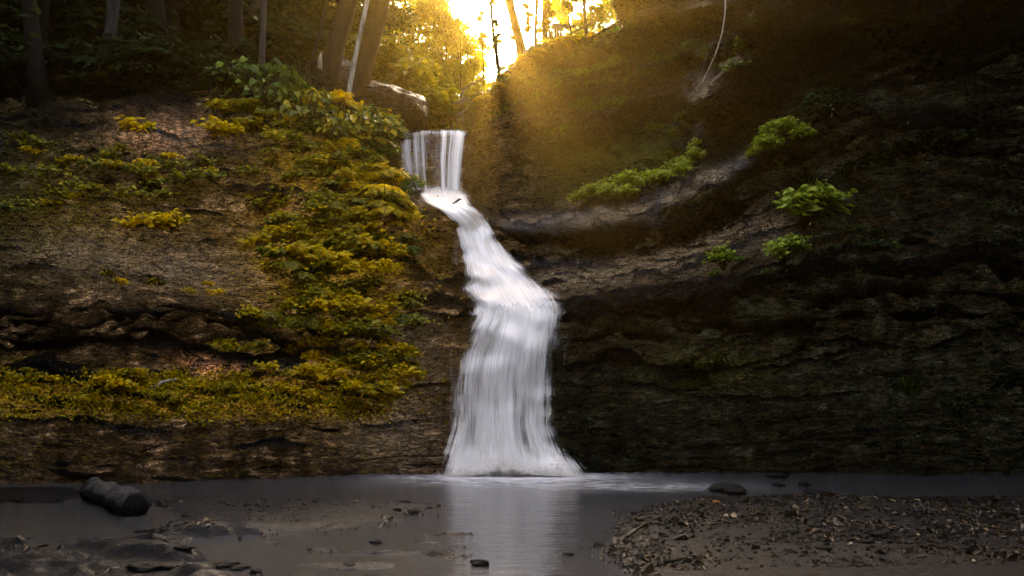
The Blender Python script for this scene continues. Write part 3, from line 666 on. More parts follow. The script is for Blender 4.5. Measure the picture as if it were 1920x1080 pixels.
def plant(key, px, py, sc, name, label, cat, group=None, stems=True, off=0.0, at=None, rz=None):
    if at is None: p, n = on_cliff(px, py)
    else: p, n = np.array(at), np.array([0, -1., .3])
    me, sm = random.choice(PROTO[key]); o = link(bpy.data.objects.new(name, me))
    az = math.atan2(n[0], -n[1]) * .7 if abs(n[0]) + abs(n[1]) > .2 else 0
    o.location = p + n * off; o.rotation_euler = (random.uniform(-.15, .15), random.uniform(-.15, .15), az + random.uniform(-.7, .7) if rz is None else rz)
    o.scale = (sc * random.uniform(.9, 1.1),) * 3
    tag(o, label, cat, group)
    if sm and stems: link(bpy.data.objects.new('stem', sm), o)
    return o
def scatter(key, pts, sc, name, label, cat, group, jit=0, stems=False):
    for p in pts: plant(key, p[0] + random.uniform(-jit, jit), p[1] + random.uniform(-jit, jit), (p[2] if len(p) > 2 else 1) * sc * random.uniform(.8, 1.2), name, label, cat, group, stems)
# upper left bank
G_up = [(420,225),(445,240),(480,225),(510,235),(535,255),(400,255),(265,265),(490,265),(460,215),(555,270),(520,275),(440,262),(472,250),(545,235)]
scatter('gold_small', G_up, 1.3, 'golden_leafy_plant', 'small yellow plant near the top of the left bank under the broad-leaved fringe', 'plant', 'yellow plants under the broad-leaved fringe', 6)
G_mid = [(70,290),(40,270),(215,310),(265,330),(300,315),(330,320),(280,350),(380,325),(400,340),(510,325),(540,340),(575,330),(570,290),(575,310),(30,340),(60,400),(110,380),(150,375),(200,365),(240,380),(290,375),(320,370),(20,405),(350,350),(180,330),(100,330),(605,345),(635,370),(470,330)]
scatter('yg_small', G_mid, 1.1, 'leafy_plant', 'yellow-green plant on the dark upper ledge band across the left rock face', 'plant', 'yellow-green plants along the upper ledge band', 8)
G_sh = [(270,435),(300,440),(510,410),(540,425),(500,470),(540,465),(570,490),(620,450),(650,460),(600,480),(690,460),(720,465),(640,490),(680,500),(720,510),(650,520),(600,515),(520,445),(560,450),(585,430),(665,440),(630,435),(705,485),(740,495),(575,520),(615,500),(695,520),(735,520),(660,480),(550,490)]
scatter('gold_mid', G_sh, 1.04, 'golden_leafy_plant', 'bright golden leafy plant in the drift across the middle of the left bank', 'plant', 'golden plants in the middle drift', 7)
G_fill = [(float(np.clip(rng.normal(645, 60), 500, 772)), float(np.clip(rng.normal(490, 55), 400, 640))) for _ in range(26)]
scatter('gold_mid', G_fill, .85, 'golden_leafy_plant', 'golden leafy plant filling the dense drift on the left bank beside the cascade', 'plant', 'golden plants filling the dense drift', 0)
scatter('gold_mid', [(float(rng.uniform(560, 770)), float(rng.uniform(640, 750))) for _ in range(22)], .8, 'golden_leafy_plant', 'golden leafy plant at the right end of the mossy shelf', 'plant', 'golden plants at the right end of the shelf', 0)
scatter('gold_small', [(float(rng.uniform(0, 640)), float(rng.uniform(700, 760))) for _ in range(22)], .8, 'golden_leafy_plant', 'small golden herb standing in the moss of the long shelf', 'plant', 'golden herbs on the long shelf', 0)
scatter('yg_mid', [(float(np.clip(rng.normal(640, 65), 480, 772)), float(rng.uniform(300, 640))) for _ in range(34)], .8, 'leafy_plant', 'yellow-green leafy plant mixed into the golden growth left of the cascade', 'plant', 'yellow-green plants in the golden growth', 0)
scatter('green_mid', [(float(np.clip(rng.normal(620, 90), 420, 772)), float(rng.uniform(230, 640))) for _ in range(22)], .75, 'green_leafy_plant', 'green leafy plant in shade between the golden plants of the left bank', 'plant', 'green plants between the golden ones', 0)
G_low = [(590,560),(620,580),(600,600),(640,560),(660,590),(690,600),(720,600),(680,620),(610,620),(560,595),(470,608),(500,615),(650,640),(575,575),(635,605),(665,565)]
scatter('gold_mid', G_low, 0.94, 'golden_leafy_plant', 'golden leafy plant hanging at the lip of the dark undercut on the left bank', 'plant', 'golden plants along the undercut lip', 6)
G_edge = [(740,570),(760,568),(735,615),(725,572),(750,585),(745,605)]
scatter('gold_small', G_edge, .85, 'golden_leafy_plant', 'small golden plant on the bare brown rock left of the cascade', 'plant', 'golden plants beside the cascade', 5)
G_foot = [(660,665),(690,680),(720,690),(740,660),(700,650),(640,690),(680,700),(750,700),(430,660),(480,672),(560,660),(600,655),(670,725),(705,715),(735,722),(625,705),(655,700),(720,740),(690,745),(760,720)]
scatter('gold_mid', G_foot, 0.88, 'golden_leafy_plant', 'golden plant on the low rock step just above the mossy shelf', 'plant', 'golden plants on the low rock step', 7)
scatter('gold_small', [(355,550),(205,515),(225,540),(292,540),(410,560),(385,545)], .7, 'golden_leafy_plant', 'isolated golden plant tuft on the wet black rock above the dark undercut', 'plant', 'golden tufts on the wet black rock', 4)
B_gold = [(560,200),(590,215),(620,225),(610,245),(650,240),(640,265),(670,260),(690,285),(590,255),(560,230),(575,240),(630,280),(660,275),(700,270)]
scatter('gold_mid', [(float(rng.uniform(600, 770)), float(rng.uniform(285, 430))) for _ in range(26)], .75, 'golden_leafy_plant', 'golden leafy plant spilling down the bank between the brow and the middle drift', 'plant', 'golden plants spilling down from the brow', 0)
scatter('gold_mid', [(float(rng.uniform(520, 730)), float(rng.uniform(185, 290))) for _ in range(16)], .7, 'golden_leafy_plant', 'golden leafy plant among the broad leaves of the sunny brow', 'plant', 'golden plants among the broad leaves', 0)
scatter('big_gold', B_gold, 1.15, 'broad_leaved_plant', 'broad-leaved plant with large yellow-green leaves on the sunny brow beside the upper fall', 'plant', 'broad-leaved plants on the brow', 6, True)
B_green = [(540,180),(520,165),(490,190),(470,170),(505,150),(450,185),(530,210),(500,205),(440,165),(555,175)]
scatter('big_green', B_green, 1.1, 'broad_leaved_plant', 'dark green broad-leaved plant on the bank top left of the sunny brow', 'plant', 'green broad-leaved plants on the bank top', 6, True)
scatter('green_fern', [(float(rng.uniform(500, 760)), float(rng.uniform(240, 620))) for _ in range(16)], .8, 'fern', 'small yellow-green fern drooping among the golden plants of the left bank', 'fern', 'ferns among the golden plants', 0)
F_gold = [(700,340),(720,360),(745,380),(730,400),(700,410),(745,425),(720,330),(690,365),(710,385),(755,400),(700,320)]
scatter('gold_fern', F_gold, .95, 'fern', 'arching golden fern hanging on the bank edge left of the upper plunge', 'fern', 'golden ferns by the upper plunge', 5, True)
F_grn = [(690,225),(720,245),(740,270),(755,300),(762,330),(772,352),(700,250),(715,270),(735,295),(745,318),(755,345),(725,300),(710,235),(768,365)]
scatter('green_small', F_grn, 1.0, 'green_leafy_plant', 'green leafy plant on the bank rim touching the left edge of the upper curtain', 'plant', 'green plants along the bank rim', 5)
# dim undergrowth on the top of the left bank
U = [(random.uniform(-30, 470), random.uniform(95, 172)) for _ in range(60)]
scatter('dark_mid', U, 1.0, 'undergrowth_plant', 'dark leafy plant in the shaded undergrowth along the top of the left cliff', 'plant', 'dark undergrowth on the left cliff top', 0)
scatter('dark_fern', [(380,110),(300,115),(250,100),(345,125),(420,120),(170,120),(120,125)], 1.1, 'fern', 'dim green fern in the shade on top of the left cliff', 'fern', 'dim ferns on the left cliff top', 0)
for i in range(46):
    px = random.uniform(-60, 560); d = random.uniform(20.5, 33); t_ = (d - 20) / 12; z = np.interp(d, [19, 23, 34], [8.2, 9.2, 16.5]) - .3
    plant('dark_shrub', 0, 0, random.uniform(1.3, 2.3), 'shrub', 'dark shrub in the shaded wood on top of the left cliff', 'shrub', 'dark shrubs in the shaded left wood', False, at=((px - CX) / FPX * d, d, top_z((px - CX) / FPX * d, d) - .1))
plant('straw', 403, 182, .95, 'dry_grass', 'bleached dry grass tuft hanging over the rock below the green broad-leaved plants', 'grass tuft')
scatter('gold_fern', [(905,182),(925,158),(945,140),(985,118),(1012,102),(1042,86),(1072,62),(1105,42),(1000,112),(1060,74)], .6, 'fern', 'backlit fern on the brow of the right rim under the stair rail', 'fern', 'backlit ferns on the right rim', 2)
plant('straw', 215, 108, .9, 'dry_grass', 'dry grass tuft hanging in the dark undergrowth under the pale left trunk', 'grass tuft')
scatter('yg_small', [(215,140),(190,145),(240,145),(205,155)], .8, 'leafy_plant', 'dim yellow plant hanging at the edge of the dark undergrowth at far left', 'plant', 'yellow plants at the undergrowth edge', 4)
# right side
Lr = [(1085,378),(1110,372),(1135,366),(1160,358),(1185,350),(1210,345),(1235,338),(1260,328),(1285,315),(1305,300),(1315,285),(1150,372),(1200,360),(1245,345),(1175,368),(1222,352),(1270,340),(1292,300)]
scatter('lime_bush', Lr, .62, 'green_leafy_plant', 'green plant in the leafy row along the upper right ledge', 'plant', 'green row on the upper right ledge', 4)
scatter('green_small', [(1100,205),(1120,203),(1145,200)], .8, 'green_leafy_plant', 'green sprig on the shaded rock face right of the sunbeams', 'plant', 'green sprigs beside the sunbeams', 3)
scatter('green_small', [(1380,130),(1345,110),(1400,90),(1420,60),(1440,120),(1600,60),(1620,90),(1570,180),(1590,150),(1345,255),(1380,235),(1410,215),(1530,190)], .8, 'green_leafy_plant', 'dim green plant in the cracks of the overhanging upper right rock', 'plant', 'dim plants on the upper right overhang', 8)
scatter('green_small', [(1080,214),(1098,208),(1165,196),(1185,168),(1210,148),(1235,128),(1262,108),(1290,90),(1315,70),(1230,258),(1258,246),(1285,232),(1310,218),(1060,250),(1030,262),(1150,120),(1120,135),(1095,150)], .75, 'green_leafy_plant', 'dim mossy plant on a diagonal seam of the hazy slope right of the upper fall', 'plant', 'mossy plants on the hazy slope', 6)
scatter('gold_small', [(230,300),(265,320),(300,318),(330,305),(215,325),(280,345),(395,335),(410,350),(255,440),(305,445),(340,430),(150,380),(175,372),(95,395),(60,300),(130,310)], .95, 'golden_leafy_plant', 'golden plant scattered over the bare rock band of the far left face', 'plant', 'golden plants scattered on the far left face', 8)
plant('lime_bush', 1508, 430, 1.65, 'bush', 'dense rounded lime-green bush on the right ledge', 'bush')
plant('lime_bush', 1475, 492, 1.1, 'bush', 'lime-green bush hanging just below the rounded bush on the right ledge', 'bush')
plant('lime_bush', 1355, 506, .8, 'bush', 'small sparse lime-green bush on the wet right rock, nearest the fall', 'bush')
plant('grass', 1510, 355, 1.0, 'grass_tuft', 'dim grass tuft standing above the rounded lime bush', 'grass tuft')
scatter('lime_bush', [(1450,260),(1425,285),(1480,250),(1405,300),(1500,265),(1440,300),(1465,285),(1430,320)], .6, 'green_leafy_plant', 'green leafy plant on the sloping ledge at the end of the wet slab', 'plant', 'green plants above the wet slab', 5)
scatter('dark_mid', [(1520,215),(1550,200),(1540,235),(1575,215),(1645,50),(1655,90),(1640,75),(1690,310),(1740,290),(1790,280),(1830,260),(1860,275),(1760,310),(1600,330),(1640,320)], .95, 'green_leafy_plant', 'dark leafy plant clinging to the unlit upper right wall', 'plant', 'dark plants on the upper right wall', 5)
scatter('green_small', [(1345,690),(1290,692),(1320,700),(1365,698),(1300,720)], .8, 'green_leafy_plant', 'olive plant on the low bulge of rock right of the lower curtain', 'plant', 'olive plants on the low right bulge', 4)
scatter('dark_mid', [(1520,590),(1515,660),(1650,450),(1660,520),(1640,475),(1780,770),(1880,740),(1830,765),(1600,600),(1750,600)], .7, 'green_leafy_plant', 'dark leafy plant on the black lower right wall', 'plant', 'dark plants on the lower right wall', 4)
plant('grass', 1708, 740, 1.0, 'grass_tuft', 'green grass tuft on the black lower right wall', 'grass tuft')
scatter('green_small', [(1330,520),(1385,490),(1600,440),(1665,470),(1500,540),(1300,430),(1320,410),(1435,520)], .55, 'green_leafy_plant', 'little green plant rooted in a crack of the glistening right rock', 'plant', 'little plants in the right rock cracks', 4)

# moss and creeping herbs over the rock: nobody could count these
def cover(name, mtl, weight, n, ln, label, up=.6):
    w_ = np.clip(weight, 0, None); w_ = w_ * (CP[..., 1] > 5) * (cpx > -200) * (cpx < 2100); p = (w_ / w_.sum()).ravel()
    k = rng.choice(len(p), n, p=p); c = CP.reshape(-1, 3)[k] + rng.normal(0, .03, (n, 3)); nn = Nn.reshape(-1, 3)[k]
    d = nn * .5 + np.array([0, 0, up]) + rng.normal(0, .7, (n, 3)); Ls = ln * rng.uniform(.5, 1.3, n)
    v, f = leaves(c, d, nn * 1.2 + np.array([0, -.3, .6]) + rng.normal(0, .5, (n, 3)), Ls, Ls * .55)
    return tag(mesh_np(name, v, f, mtl, shade=False), label, 'ground cover', kind='stuff')
cn = fbm(CP * 1.6, 3, 201); cn2 = fbm(CP * 4.5, 2, 203)
patch = smooth(.0, .25, cn + .4 * cn2)
wl_ = (smooth(688, 715, cpy) * smooth(800, 745, cpy) * smooth(790, 680, cpx) * (.35 + patch)
       + .55 * patch * (blob(640, 480, 130, 80) + blob(690, 700, 80, 60) + .8 * blob(640, 590, 70, 40)))
cover('ground_cover', M_gold, wl_, 26000, .07, 'low golden moss and herbs along the shelf and over the left bank')
cover('ground_cover', M_goldgreen, patch * (cpx < 760) * smooth(560, 300, cpy) * smooth(200, 260, cpy) + .5 * patch * smooth(770, 860, cpy) * 0 + 1.2 * blob(180, 380, 160, 60) * patch, 4000, .05, 'creeping yellow-green herbs on the upper left rock')
cover('ground_cover', M_dark, patch * smooth(1250, 1500, cpx) * smooth(880, 780, cpy), 9000, .06, 'dark creeping herbs over the right wall')
cover('ground_cover', M_dark, smooth(200, 165, cpy) * smooth(640, 560, cpx) * (tv[None] > 10.5) * (cpx < 640), 9000, .1, 'dark leafy ground cover on the left cliff top')
cover('ground_cover', M_green, (tv[None] > 12.2) * (cpx > 860) * (cpx < 1200) * (cpy > -80) + .0, 5000, .09, 'grassy fringe along the right rim', 1.0)

# ------------------------------------------------------------------ trees
def crown_mesh(clusters, per, ln, mtl, name='crown', spread=.8):
    cs = np.repeat(np.asarray([c[:3] for c in clusters]), per, 0); rr = np.repeat(np.array([c[3] for c in clusters]), per)
    m_ = len(cs); q = unit(m_) * (rng.uniform(0, 1, m_) ** .5)[:, None] * rr[:, None] * np.array([1, 1, .55]); c = cs + q
    d = unit(m_) * np.array([1, 1, .5]) + np.array([0, 0, -.25]); n = np.array([0, 0, 1.0]) + rng.normal(0, .65, (m_, 3)); Ls = ln * rng.uniform(.6, 1.3, m_)
    return leaves(c, d, n, Ls, Ls * .6)
def tree_parts(hgt, r, lean, crown_r, crown_lo, per, ln, ncl, bend=.3, limbs=9):
    t = np.linspace(0, 1, 12); P = np.stack([lean[0] * t * hgt + bend * np.sin(t * 4) * .3, lean[1] * t * hgt, t * hgt], 1)
    tb = MB(); tb.add(*tube(P, r * (1 - .75 * t) * (1 + .5 * np.exp(-t * 18)), 10, .12, int(rng.integers(99))))
    cl = []
    for k in range(ncl):
        z = crown_lo + (1 - crown_lo) * rng.uniform(0, 1); wd = crown_r * (1 - ((z - crown_lo) / (1 - crown_lo) * 1.25 - .45) ** 2 * .8)
        a = rng.uniform(0, 6.28); q = wd * math.sqrt(rng.uniform(.02, 1)); b_ = np.array([np.interp(z, t, P[:, 0]), np.interp(z, t, P[:, 1]), z * hgt])
        c = b_ + np.array([math.cos(a) * q, math.sin(a) * q, rng.uniform(-.3, .5)]); cl.append((*c, crown_r * rng.uniform(.22, .42)))
        if k < limbs:
            s = max(.08, z - .12); p0 = np.array([np.interp(s, t, P[:, 0]), np.interp(s, t, P[:, 1]), s * hgt]); tb.add(*tube([p0, (p0 + c) / 2 + np.array([0, 0, .15]), c], [r * .32, r * .2, r * .06], 6))
    return tb, cl
def tree(base, hgt, r, lean, crown_r, crown_lo, per, ln, ncl, leafm, barkm, label, group=None, name='tree', rz=0, bend=.3, limbs=9):
    root = empty(name, base, label, 'tree', group); root.rotation_euler[2] = rz
    tb, cl = tree_parts(hgt, r, lean, crown_r, crown_lo, per, ln, ncl, bend, limbs); tb.build('trunk', barkm, root)
    v, f = crown_mesh(cl, per, ln, leafm); mesh_np('crown', v, f, leafm, root, shade=False); return root
# the sunlit wood upstream: a few grown kinds, copied
kinds = [tree((0, 0, -100), 9, .11, (.02, 0), 2.1, .12, 230, .15, 46, M_forest, M_bark, 'x'), tree((0, 0, -100), 9, .10, (-.04, .02), 1.9, .10, 230, .15, 44, M_forest, M_bark, 'x'), tree((0, 0, -100), 9, .12, (.05, .0), 2.4, .2, 230, .15, 46, M_forest, M_bark, 'x')]
wood = [(650,31,-150,80),(700,34,-120,85),(740,40,-60,80),(800,36,-25,70),(850,33,8,50),(872,45,52,46),(760,28,70,70),(818,27,112,52),(900,38,112,36),(932,48,122,40),(962,58,108,36),(880,29,150,36),(715,26.5,95,62),(845,26,178,36),(790,52,-60,90),(680,27,130,55),(770,31,20,60),(640,40,-120,80),(905,31,160,30),(830,40,60,60),(735,33,60,60),(690,50,-160,90),(860,60,30,60),
        (868,27,40,34),(838,28.5,0,42),(855,34,10,40),(886,33,75,26),(815,31,-40,50),(772,25.2,78,48),(735,25.0,110,40),(805,25.6,120,36),(1030,26,-40,28),(925,30,72,22),(1004,33,98,20),(1040,40,-100,40),(1090,36,-120,52),(1130,45,-150,60),(1062,31,25,30),(1180,38,-220,70),(1110,29,0,40),(1012,60,58,28),(1240,42,-240,80),(1075,52,-100,60),(560,38,-180,80),(600,45,-150,90)]  # some near trees added to shade the boulder and break up the sunbeams
for i, (px, Y, top, hw) in enumerate(wood):
    x = (px - CX) / FPX * Y; z = top_z(x, Y) - .2; zt = CAM_Z + (HOR - top) / FPX * Y; h = max(2.5, zt - z)
    k = kinds[i % 3]; o = k if i < 3 else copy_tree(k)
    o.location = (x, Y, z); s = hw / FPX * Y / 2.1; o.scale = (s, s, h / 9.6); o.rotation_euler[2] = random.uniform(0, 6.28)
    left = px < 1000
    tag(o, 'golden tree in the wood behind the falls, left of the sky gap' if left else 'backlit yellow tree behind the right rim, right of the sky gap', 'tree', 'golden trees behind the falls' if left else 'yellow trees behind the right rim')
def by_pix(px, py, d): return Vector(pix(px, py, d))
def stem_tree(pts, d, r0, r1, barkm, label, top=None, name='tree', leafm=None, cr=1.6, ln=.14, ncl=16, per=90, group=None, up=6.0, drop=.5):
    """tree whose trunk passes the given photo pixels at distance d and goes on above the frame into its crown"""
    P = [pix(a, b, d) for a, b in pts]; base = P[0].copy(); base[2] -= drop; P = [base] + P; dv = P[-1] - P[-2]; dv /= np.linalg.norm(dv)
    P += [P[-1] + dv * up * .5 + np.array([0, 0, .3]), P[-1] + dv * up + np.array([0, 0, .8])]
    # resample smoothly
    P = np.array(P); s = np.concatenate([[0], np.cumsum(np.linalg.norm(np.diff(P, axis=0), axis=1))]); q = np.linspace(0, s[-1], 26); P = np.stack([np.interp(q, s, P[:, k]) for k in range(3)], 1)
    for _ in range(3): P[1:-1] = (P[:-2] + 2 * P[1:-1] + P[2:]) / 4
    root = empty(name, P[0], label, 'tree', group); Q = P - P[0]; t = np.linspace(0, 1, 26)
    rad = r0 + (r1 - r0) * t; rad *= 1 + .45 * np.exp(-t * 22)
    tb = MB(); tb.add(*tube(Q, rad, 12, .12, int(rng.integers(99))))
    cl = []
    for k in range(ncl):
        f_ = rng.uniform(.68, 1.05); c0 = Q[min(25, int(f_ * 25))]; c = c0 + unit(1)[0] * cr * rng.uniform(.3, 1) * np.array([1, 1, .6]); cl.append((*c, cr * rng.uniform(.3, .5)))
        if k < 8: tb.add(*tube([Q[max(8, min(24, int(f_ * 25)) - 3)], (c0 + c) / 2, c], [r1 * .5, r1 * .3, r1 * .1], 5))
    tb.build('trunk', barkm, root); v, f = crown_mesh(cl, per, ln, leafm or M_goldgreen); mesh_np('crown', v, f, leafm or M_goldgreen, root, shade=False); return root
stem_tree([(598,195),(622,120),(640,50),(660,-20)], 20.6, .24, .17, M_bark, 'thick dark trunk leaning right, left one of the leaning pair above the falls', leafm=M_goldgreen, cr=2.2, ncl=22)
stem_tree([(664,200),(684,120),(704,50),(722,-20)], 20.8, .22, .16, M_bark, 'thick dark trunk leaning right over the dark boulder, right one of the leaning pair', leafm=M_goldgreen, cr=2.2, ncl=22)
stem_tree([(646,215),(656,160),(668,95),(680,40),(694,-20)], 19.6, .058, .035, M_pale, 'thin pale birch stem in front of the leaning pair of trunks', leafm=M_goldgreen, cr=1.2, ncl=10)
stem_tree([(574,150),(590,95),(606,40),(618,-20)], 20.2, .045, .03, M_bark, 'thin grey sapling leaning right beside the leaning pair', leafm=M_green, cr=1.2, ncl=10)
stem_tree([(490,125),(492,60),(496,-20)], 20.4, .075, .06, M_grey, 'slender grey trunk in front of a thick dark one left of the broad-leaved plants', leafm=M_dark, cr=1.8)
stem_tree([(466,130),(462,60),(458,-20)], 22.5, .36, .28, M_bark, 'very thick dark trunk standing in the shade behind a slender grey one', leafm=M_dark, cr=2.6, ncl=24)
stem_tree([(205,95),(210,40),(214,-20)], 19.8, .15, .12, M_grey, 'grey trunk standing in the dark undergrowth at upper left', leafm=M_dark, cr=2.2, ncl=20)
stem_tree([(80,90),(84,30),(88,-20)], 21, .10, .08, M_bark, 'dim thin trunk in the far upper left corner', leafm=M_dark, cr=2, ncl=18)
stem_tree([(330,110),(322,40),(316,-20)], 23, .2, .15, M_bark, 'dim trunk deep in the shade between the grey trunk and the thick dark one', leafm=M_dark, cr=2.4, ncl=22)
stem_tree([(986,122),(976,85),(966,48),(956,5),(948,-30)], 23.6, .13, .09, M_bark, 'trunk leaning left against the bright sky on the right rim', leafm=M_forest, cr=1.3, ncl=11, up=2.2)
stem_tree([(1022,90),(1022,40),(1023,-20)], 25, .09, .07, M_bark, 'thin upright trunk on the right rim beside the plank hut', leafm=M_forest, cr=1.6, ncl=12, up=3)
stem_tree([(938,150),(931,105),(925,60),(922,30)], 24.2, .06, .03, M_bark, 'thin bare sapling on the right rim, left of the leaning trunk', leafm=M_forest, cr=.4, ncl=3, per=30, up=.6)
stem_tree([(1100,60),(1096,20),(1094,-20)], 24.5, .05, .04, M_bark, 'thin trunk among yellow leaves at the top of the right rim', leafm=M_forest, cr=1.6, ncl=12, up=3)
stem_tree([(1004,112),(1004,60),(1008,-20)], 23.9, .05, .04, M_bark, 'thin leafy trunk on the right rim right beside the leaning trunk', leafm=M_forest, cr=1.0, ncl=12, up=1.5, per=70)  # trunk added to throw a dark streak through the haze
for (pa, pb_, r_, nm) in [((908, 182), (904, 84), .15, 'slender sapling with a small leafy head, leftmost on the right rim'), ((934, 152), (932, 92), .15, 'slender sapling with a small leafy head on the right rim, below the white sky gap'),
                          ((972, 128), (968, 94), .15, 'small leafy sapling at the foot of the leaning trunk'), ((1004, 108), (992, 72), .15, 'small leafy sapling on the right rim just right of the leaning trunk'),
                          ((1036, 92), (1030, 60), .18, 'small leafy sapling on the right rim in front of the plank screen'), ((1072, 70), (1066, 40), .22, 'small leafy sapling on the right rim right of the plank screen')]:
    stem_tree([pa, ((pa[0] + pb_[0]) / 2 + 1, (pa[1] + pb_[1]) / 2), pb_], 23.7, .025, .015, M_bark, nm, leafm=M_forest, cr=r_, ln=.07, ncl=10, up=.08, per=80)  # saplings added to break the low sun into separate beams
sn = MB(); sn.add(*tube([pix(592,195,19.9), pix(596,150,19.9), pix(600,115,19.9), pix(602,98,19.9)], [.10, .085, .07, .02], 9, .35, 3)); tag(sn.build('snag', make_bark('rotten_wood', (.05, .03, .015), (.36, .22, .12), 9)), 'broken orange-brown snag at the foot of the left leaning trunk', 'tree stump')

# shade trees added mostly out of view, closing the canopy to darken both sides
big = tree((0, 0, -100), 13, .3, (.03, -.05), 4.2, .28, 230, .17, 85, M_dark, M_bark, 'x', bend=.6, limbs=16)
for i, (x, y, z, s, sd_) in enumerate([(4.6,20.5,11.8,.75,'r'),(6.2,17.2,12.6,.8,'r'),(6.5,21,12.2,.9,'r'),(9.5,17.5,12.8,1.0,'r'),(11.5,13,12.2,1.05,'r'),(12,8,11.5,1.1,'r'),(9.5,24,13,1.1,'r'),(14,20,13.5,1.1,'r'),(12.5,3,11,1.15,'r'),(5.2,25.5,11.6,.8,'r'),(12,-4,10,1.2,'r'),(16,11,13,1.1,'r'),(7.5,29,13,1.0,'r'),
        (-8.5,10,10.5,.95,'l'),(-10,14.5,11,1.0,'l'),(-9.5,5,10.5,1.0,'l'),(8.2,8,11.5,.95,'r'),(7.6,13,12.5,.9,'r'),(8.5,3,10.5,1.0,'r'),(-9,22,11.5,1.0,'l'),(-12.5,18.5,11.5,1.1,'l'),(-14.5,13,11,1.1,'l'),(-15,7,10,1.1,'l'),(-13,25,15,1.1,'l'),(-8,27,15,1.0,'l'),(-17,20,15,1.1,'l'),(-13.5,0,9.5,1.2,'l'),(-5.6,26.5,12.5,.8,'l'),(-8,32,14,1.1,'l'),(-12,31,15,1.1,'l'),(-16,30,15,1.1,'l'),(-20,27,14,1.1,'l'),(-11.4,8,2.5,.8,'s'),(-12,11.5,3.5,.8,'s'),(-8.8,3.8,1,.85,'s'),(11.4,8.5,2.5,.8,'s'),(12,12,3.5,.8,'s'),(8.8,3.8,1,.85,'s'),(9,1,1,.9,'s'),(10.8,13.6,10.3,.8,'s'),(-9,1,1,.9,'s'),(-7,-9,9,1.2,'b'),(0,-11,8.5,1.3,'b'),(7,-9,9,1.2,'b'),(-12,-4,9.5,1.2,'b'),(3.5,-14,9,1.2,'b'),(-4,-14,9,1.2,'b')]):
    if i and top_z(x, y) < 4 and abs(x) < .6 * y + 6.5: x = math.copysign(.6 * y + 6.5, x)          # low ground: stand clear of the view up the creek
    o = big if i == 0 else copy_tree(big); o.location = (x, y, top_z(x, y) - .25); o.scale = (s, s, s * (1.45 if sd_ == 's' and top_z(x, y) < 4 else .95)); o.rotation_euler[2] = random.uniform(0, 6.28)
    if sd_ == 's': tag(o, 'dark tree standing close under the side walls of the gorge', 'tree', 'trees under the side walls'); continue
    if sd_ == 'b': tag(o, 'tall dark tree in the creek valley downstream of the pool', 'tree', 'trees downstream'); continue
    tag(o, 'tall dark tree shading the right wall from the rim above' if sd_ == 'r' else 'tall dark tree shading the top of the left cliff', 'tree', 'shade trees on the right rim' if sd_ == 'r' else 'shade trees on the left cliff')

lean = tree((-10.4, 18.8, top_z(-10.4, 18.8) - .2), 12.5, .17, (.05, -.34), 3.1, .36, 200, .17, 60, M_dark, M_bark, 'dark tree leaning out over the rock at the far left', limbs=14)  # leaning pair added to shade the far left bank
l2 = copy_tree(lean); l2.location = (-6.7, 20.6, top_z(-6.7, 20.6) - .2); l2.rotation_euler[2] = .15; l2['label'] = 'dark tree added for shade, leaning out beside the very thick dark trunk on the left cliff'
# shrubs just behind the lip, some added to shade the boulder and split sunbeams
proto('forest_shrub', lambda: clump_leaves(60, .9, 1.2, .13, 9, .4, 0), M_forest, 3)
for px, Y, s in [(690,23.6,1.9),(735,23.4,1.9),(770,23.5,1.6),(800,23.7,.9),(712,24.2,2.0),(752,24.0,2.0),(655,23.8,1.8),(1008,23.4,.4),(1034,23.2,.5),(975,23.5,.25),(950,23.5,.2),(1058,23.3,.5),(1085,23.2,.5),(1018,23.6,.6),(902,23.5,.4),(880,24.5,.5),(862,26,.9),(835,28,1.2),(905,25,.8),(800,30,1.3),(760,26,1.0),(860,31,1.3),(930,26,.9),(895,34,1.6),(960,27,1.0),(1010,26,.9),(1060,25,.9),(720,27,1.2),(690,25,1.0),(985,30,1.3),(1035,29,1.3),(1090,26,1.2),(665,24.5,.9)]:
    x = (px - CX) / FPX * Y; z = float(hill_z(np.array(x), np.array(Y))) - .2
    z = top_z(x, Y) - .08
    plant('forest_shrub', 0, 0, s, 'shrub', 'sunlit yellow shrub on the valley floor just behind the falls' if px < 1000 else 'yellow shrub on the brow of the right rim', 'shrub', 'yellow shrubs behind the falls' if px < 1000 else 'yellow shrubs on the right rim', False, at=(x, Y, z))

# boulders and the dark rock between fall and trees
def rock_mesh(sx, sy, sz, seed, sub=4, rough=.25, box_=.8):
    import bmesh
    bm = bmesh.new(); bmesh.ops.create_icosphere(bm, subdivisions=sub, radius=1); v = np.array([q.co[:] for q in bm.verts]); f = np.array([[q.index for q in p.verts] for p in bm.faces]); bm.free()
    p = np.sign(v) * np.abs(v) ** box_
    p = p * (1 + rough * fbm(v * 1.3 + seed, 3, seed)[:, None] + rough * .35 * fbm(v * np.array([3, 3, 7]) + seed, 3, seed + 5)[:, None]); return p * np.array([sx, sy, sz]), f
v, f = rock_mesh(1.12, 1.1, .62, 4, 5, .22)
bo = mesh_np('boulder', v, f, M_boulder, loc=pix(725, 215, 21.6)); bo.rotation_euler = (0, R(12), 0); tag(bo, 'large dark boulder on the left brink of the upper fall', 'boulder')
v, f = rock_mesh(.75, .9, .75, 9, 5, .25); tag(mesh_np('boulder', v, f, M_boulder, loc=pix(622, 168, 22.2)), 'dark rounded rock behind the leaning pair of trunks', 'boulder')

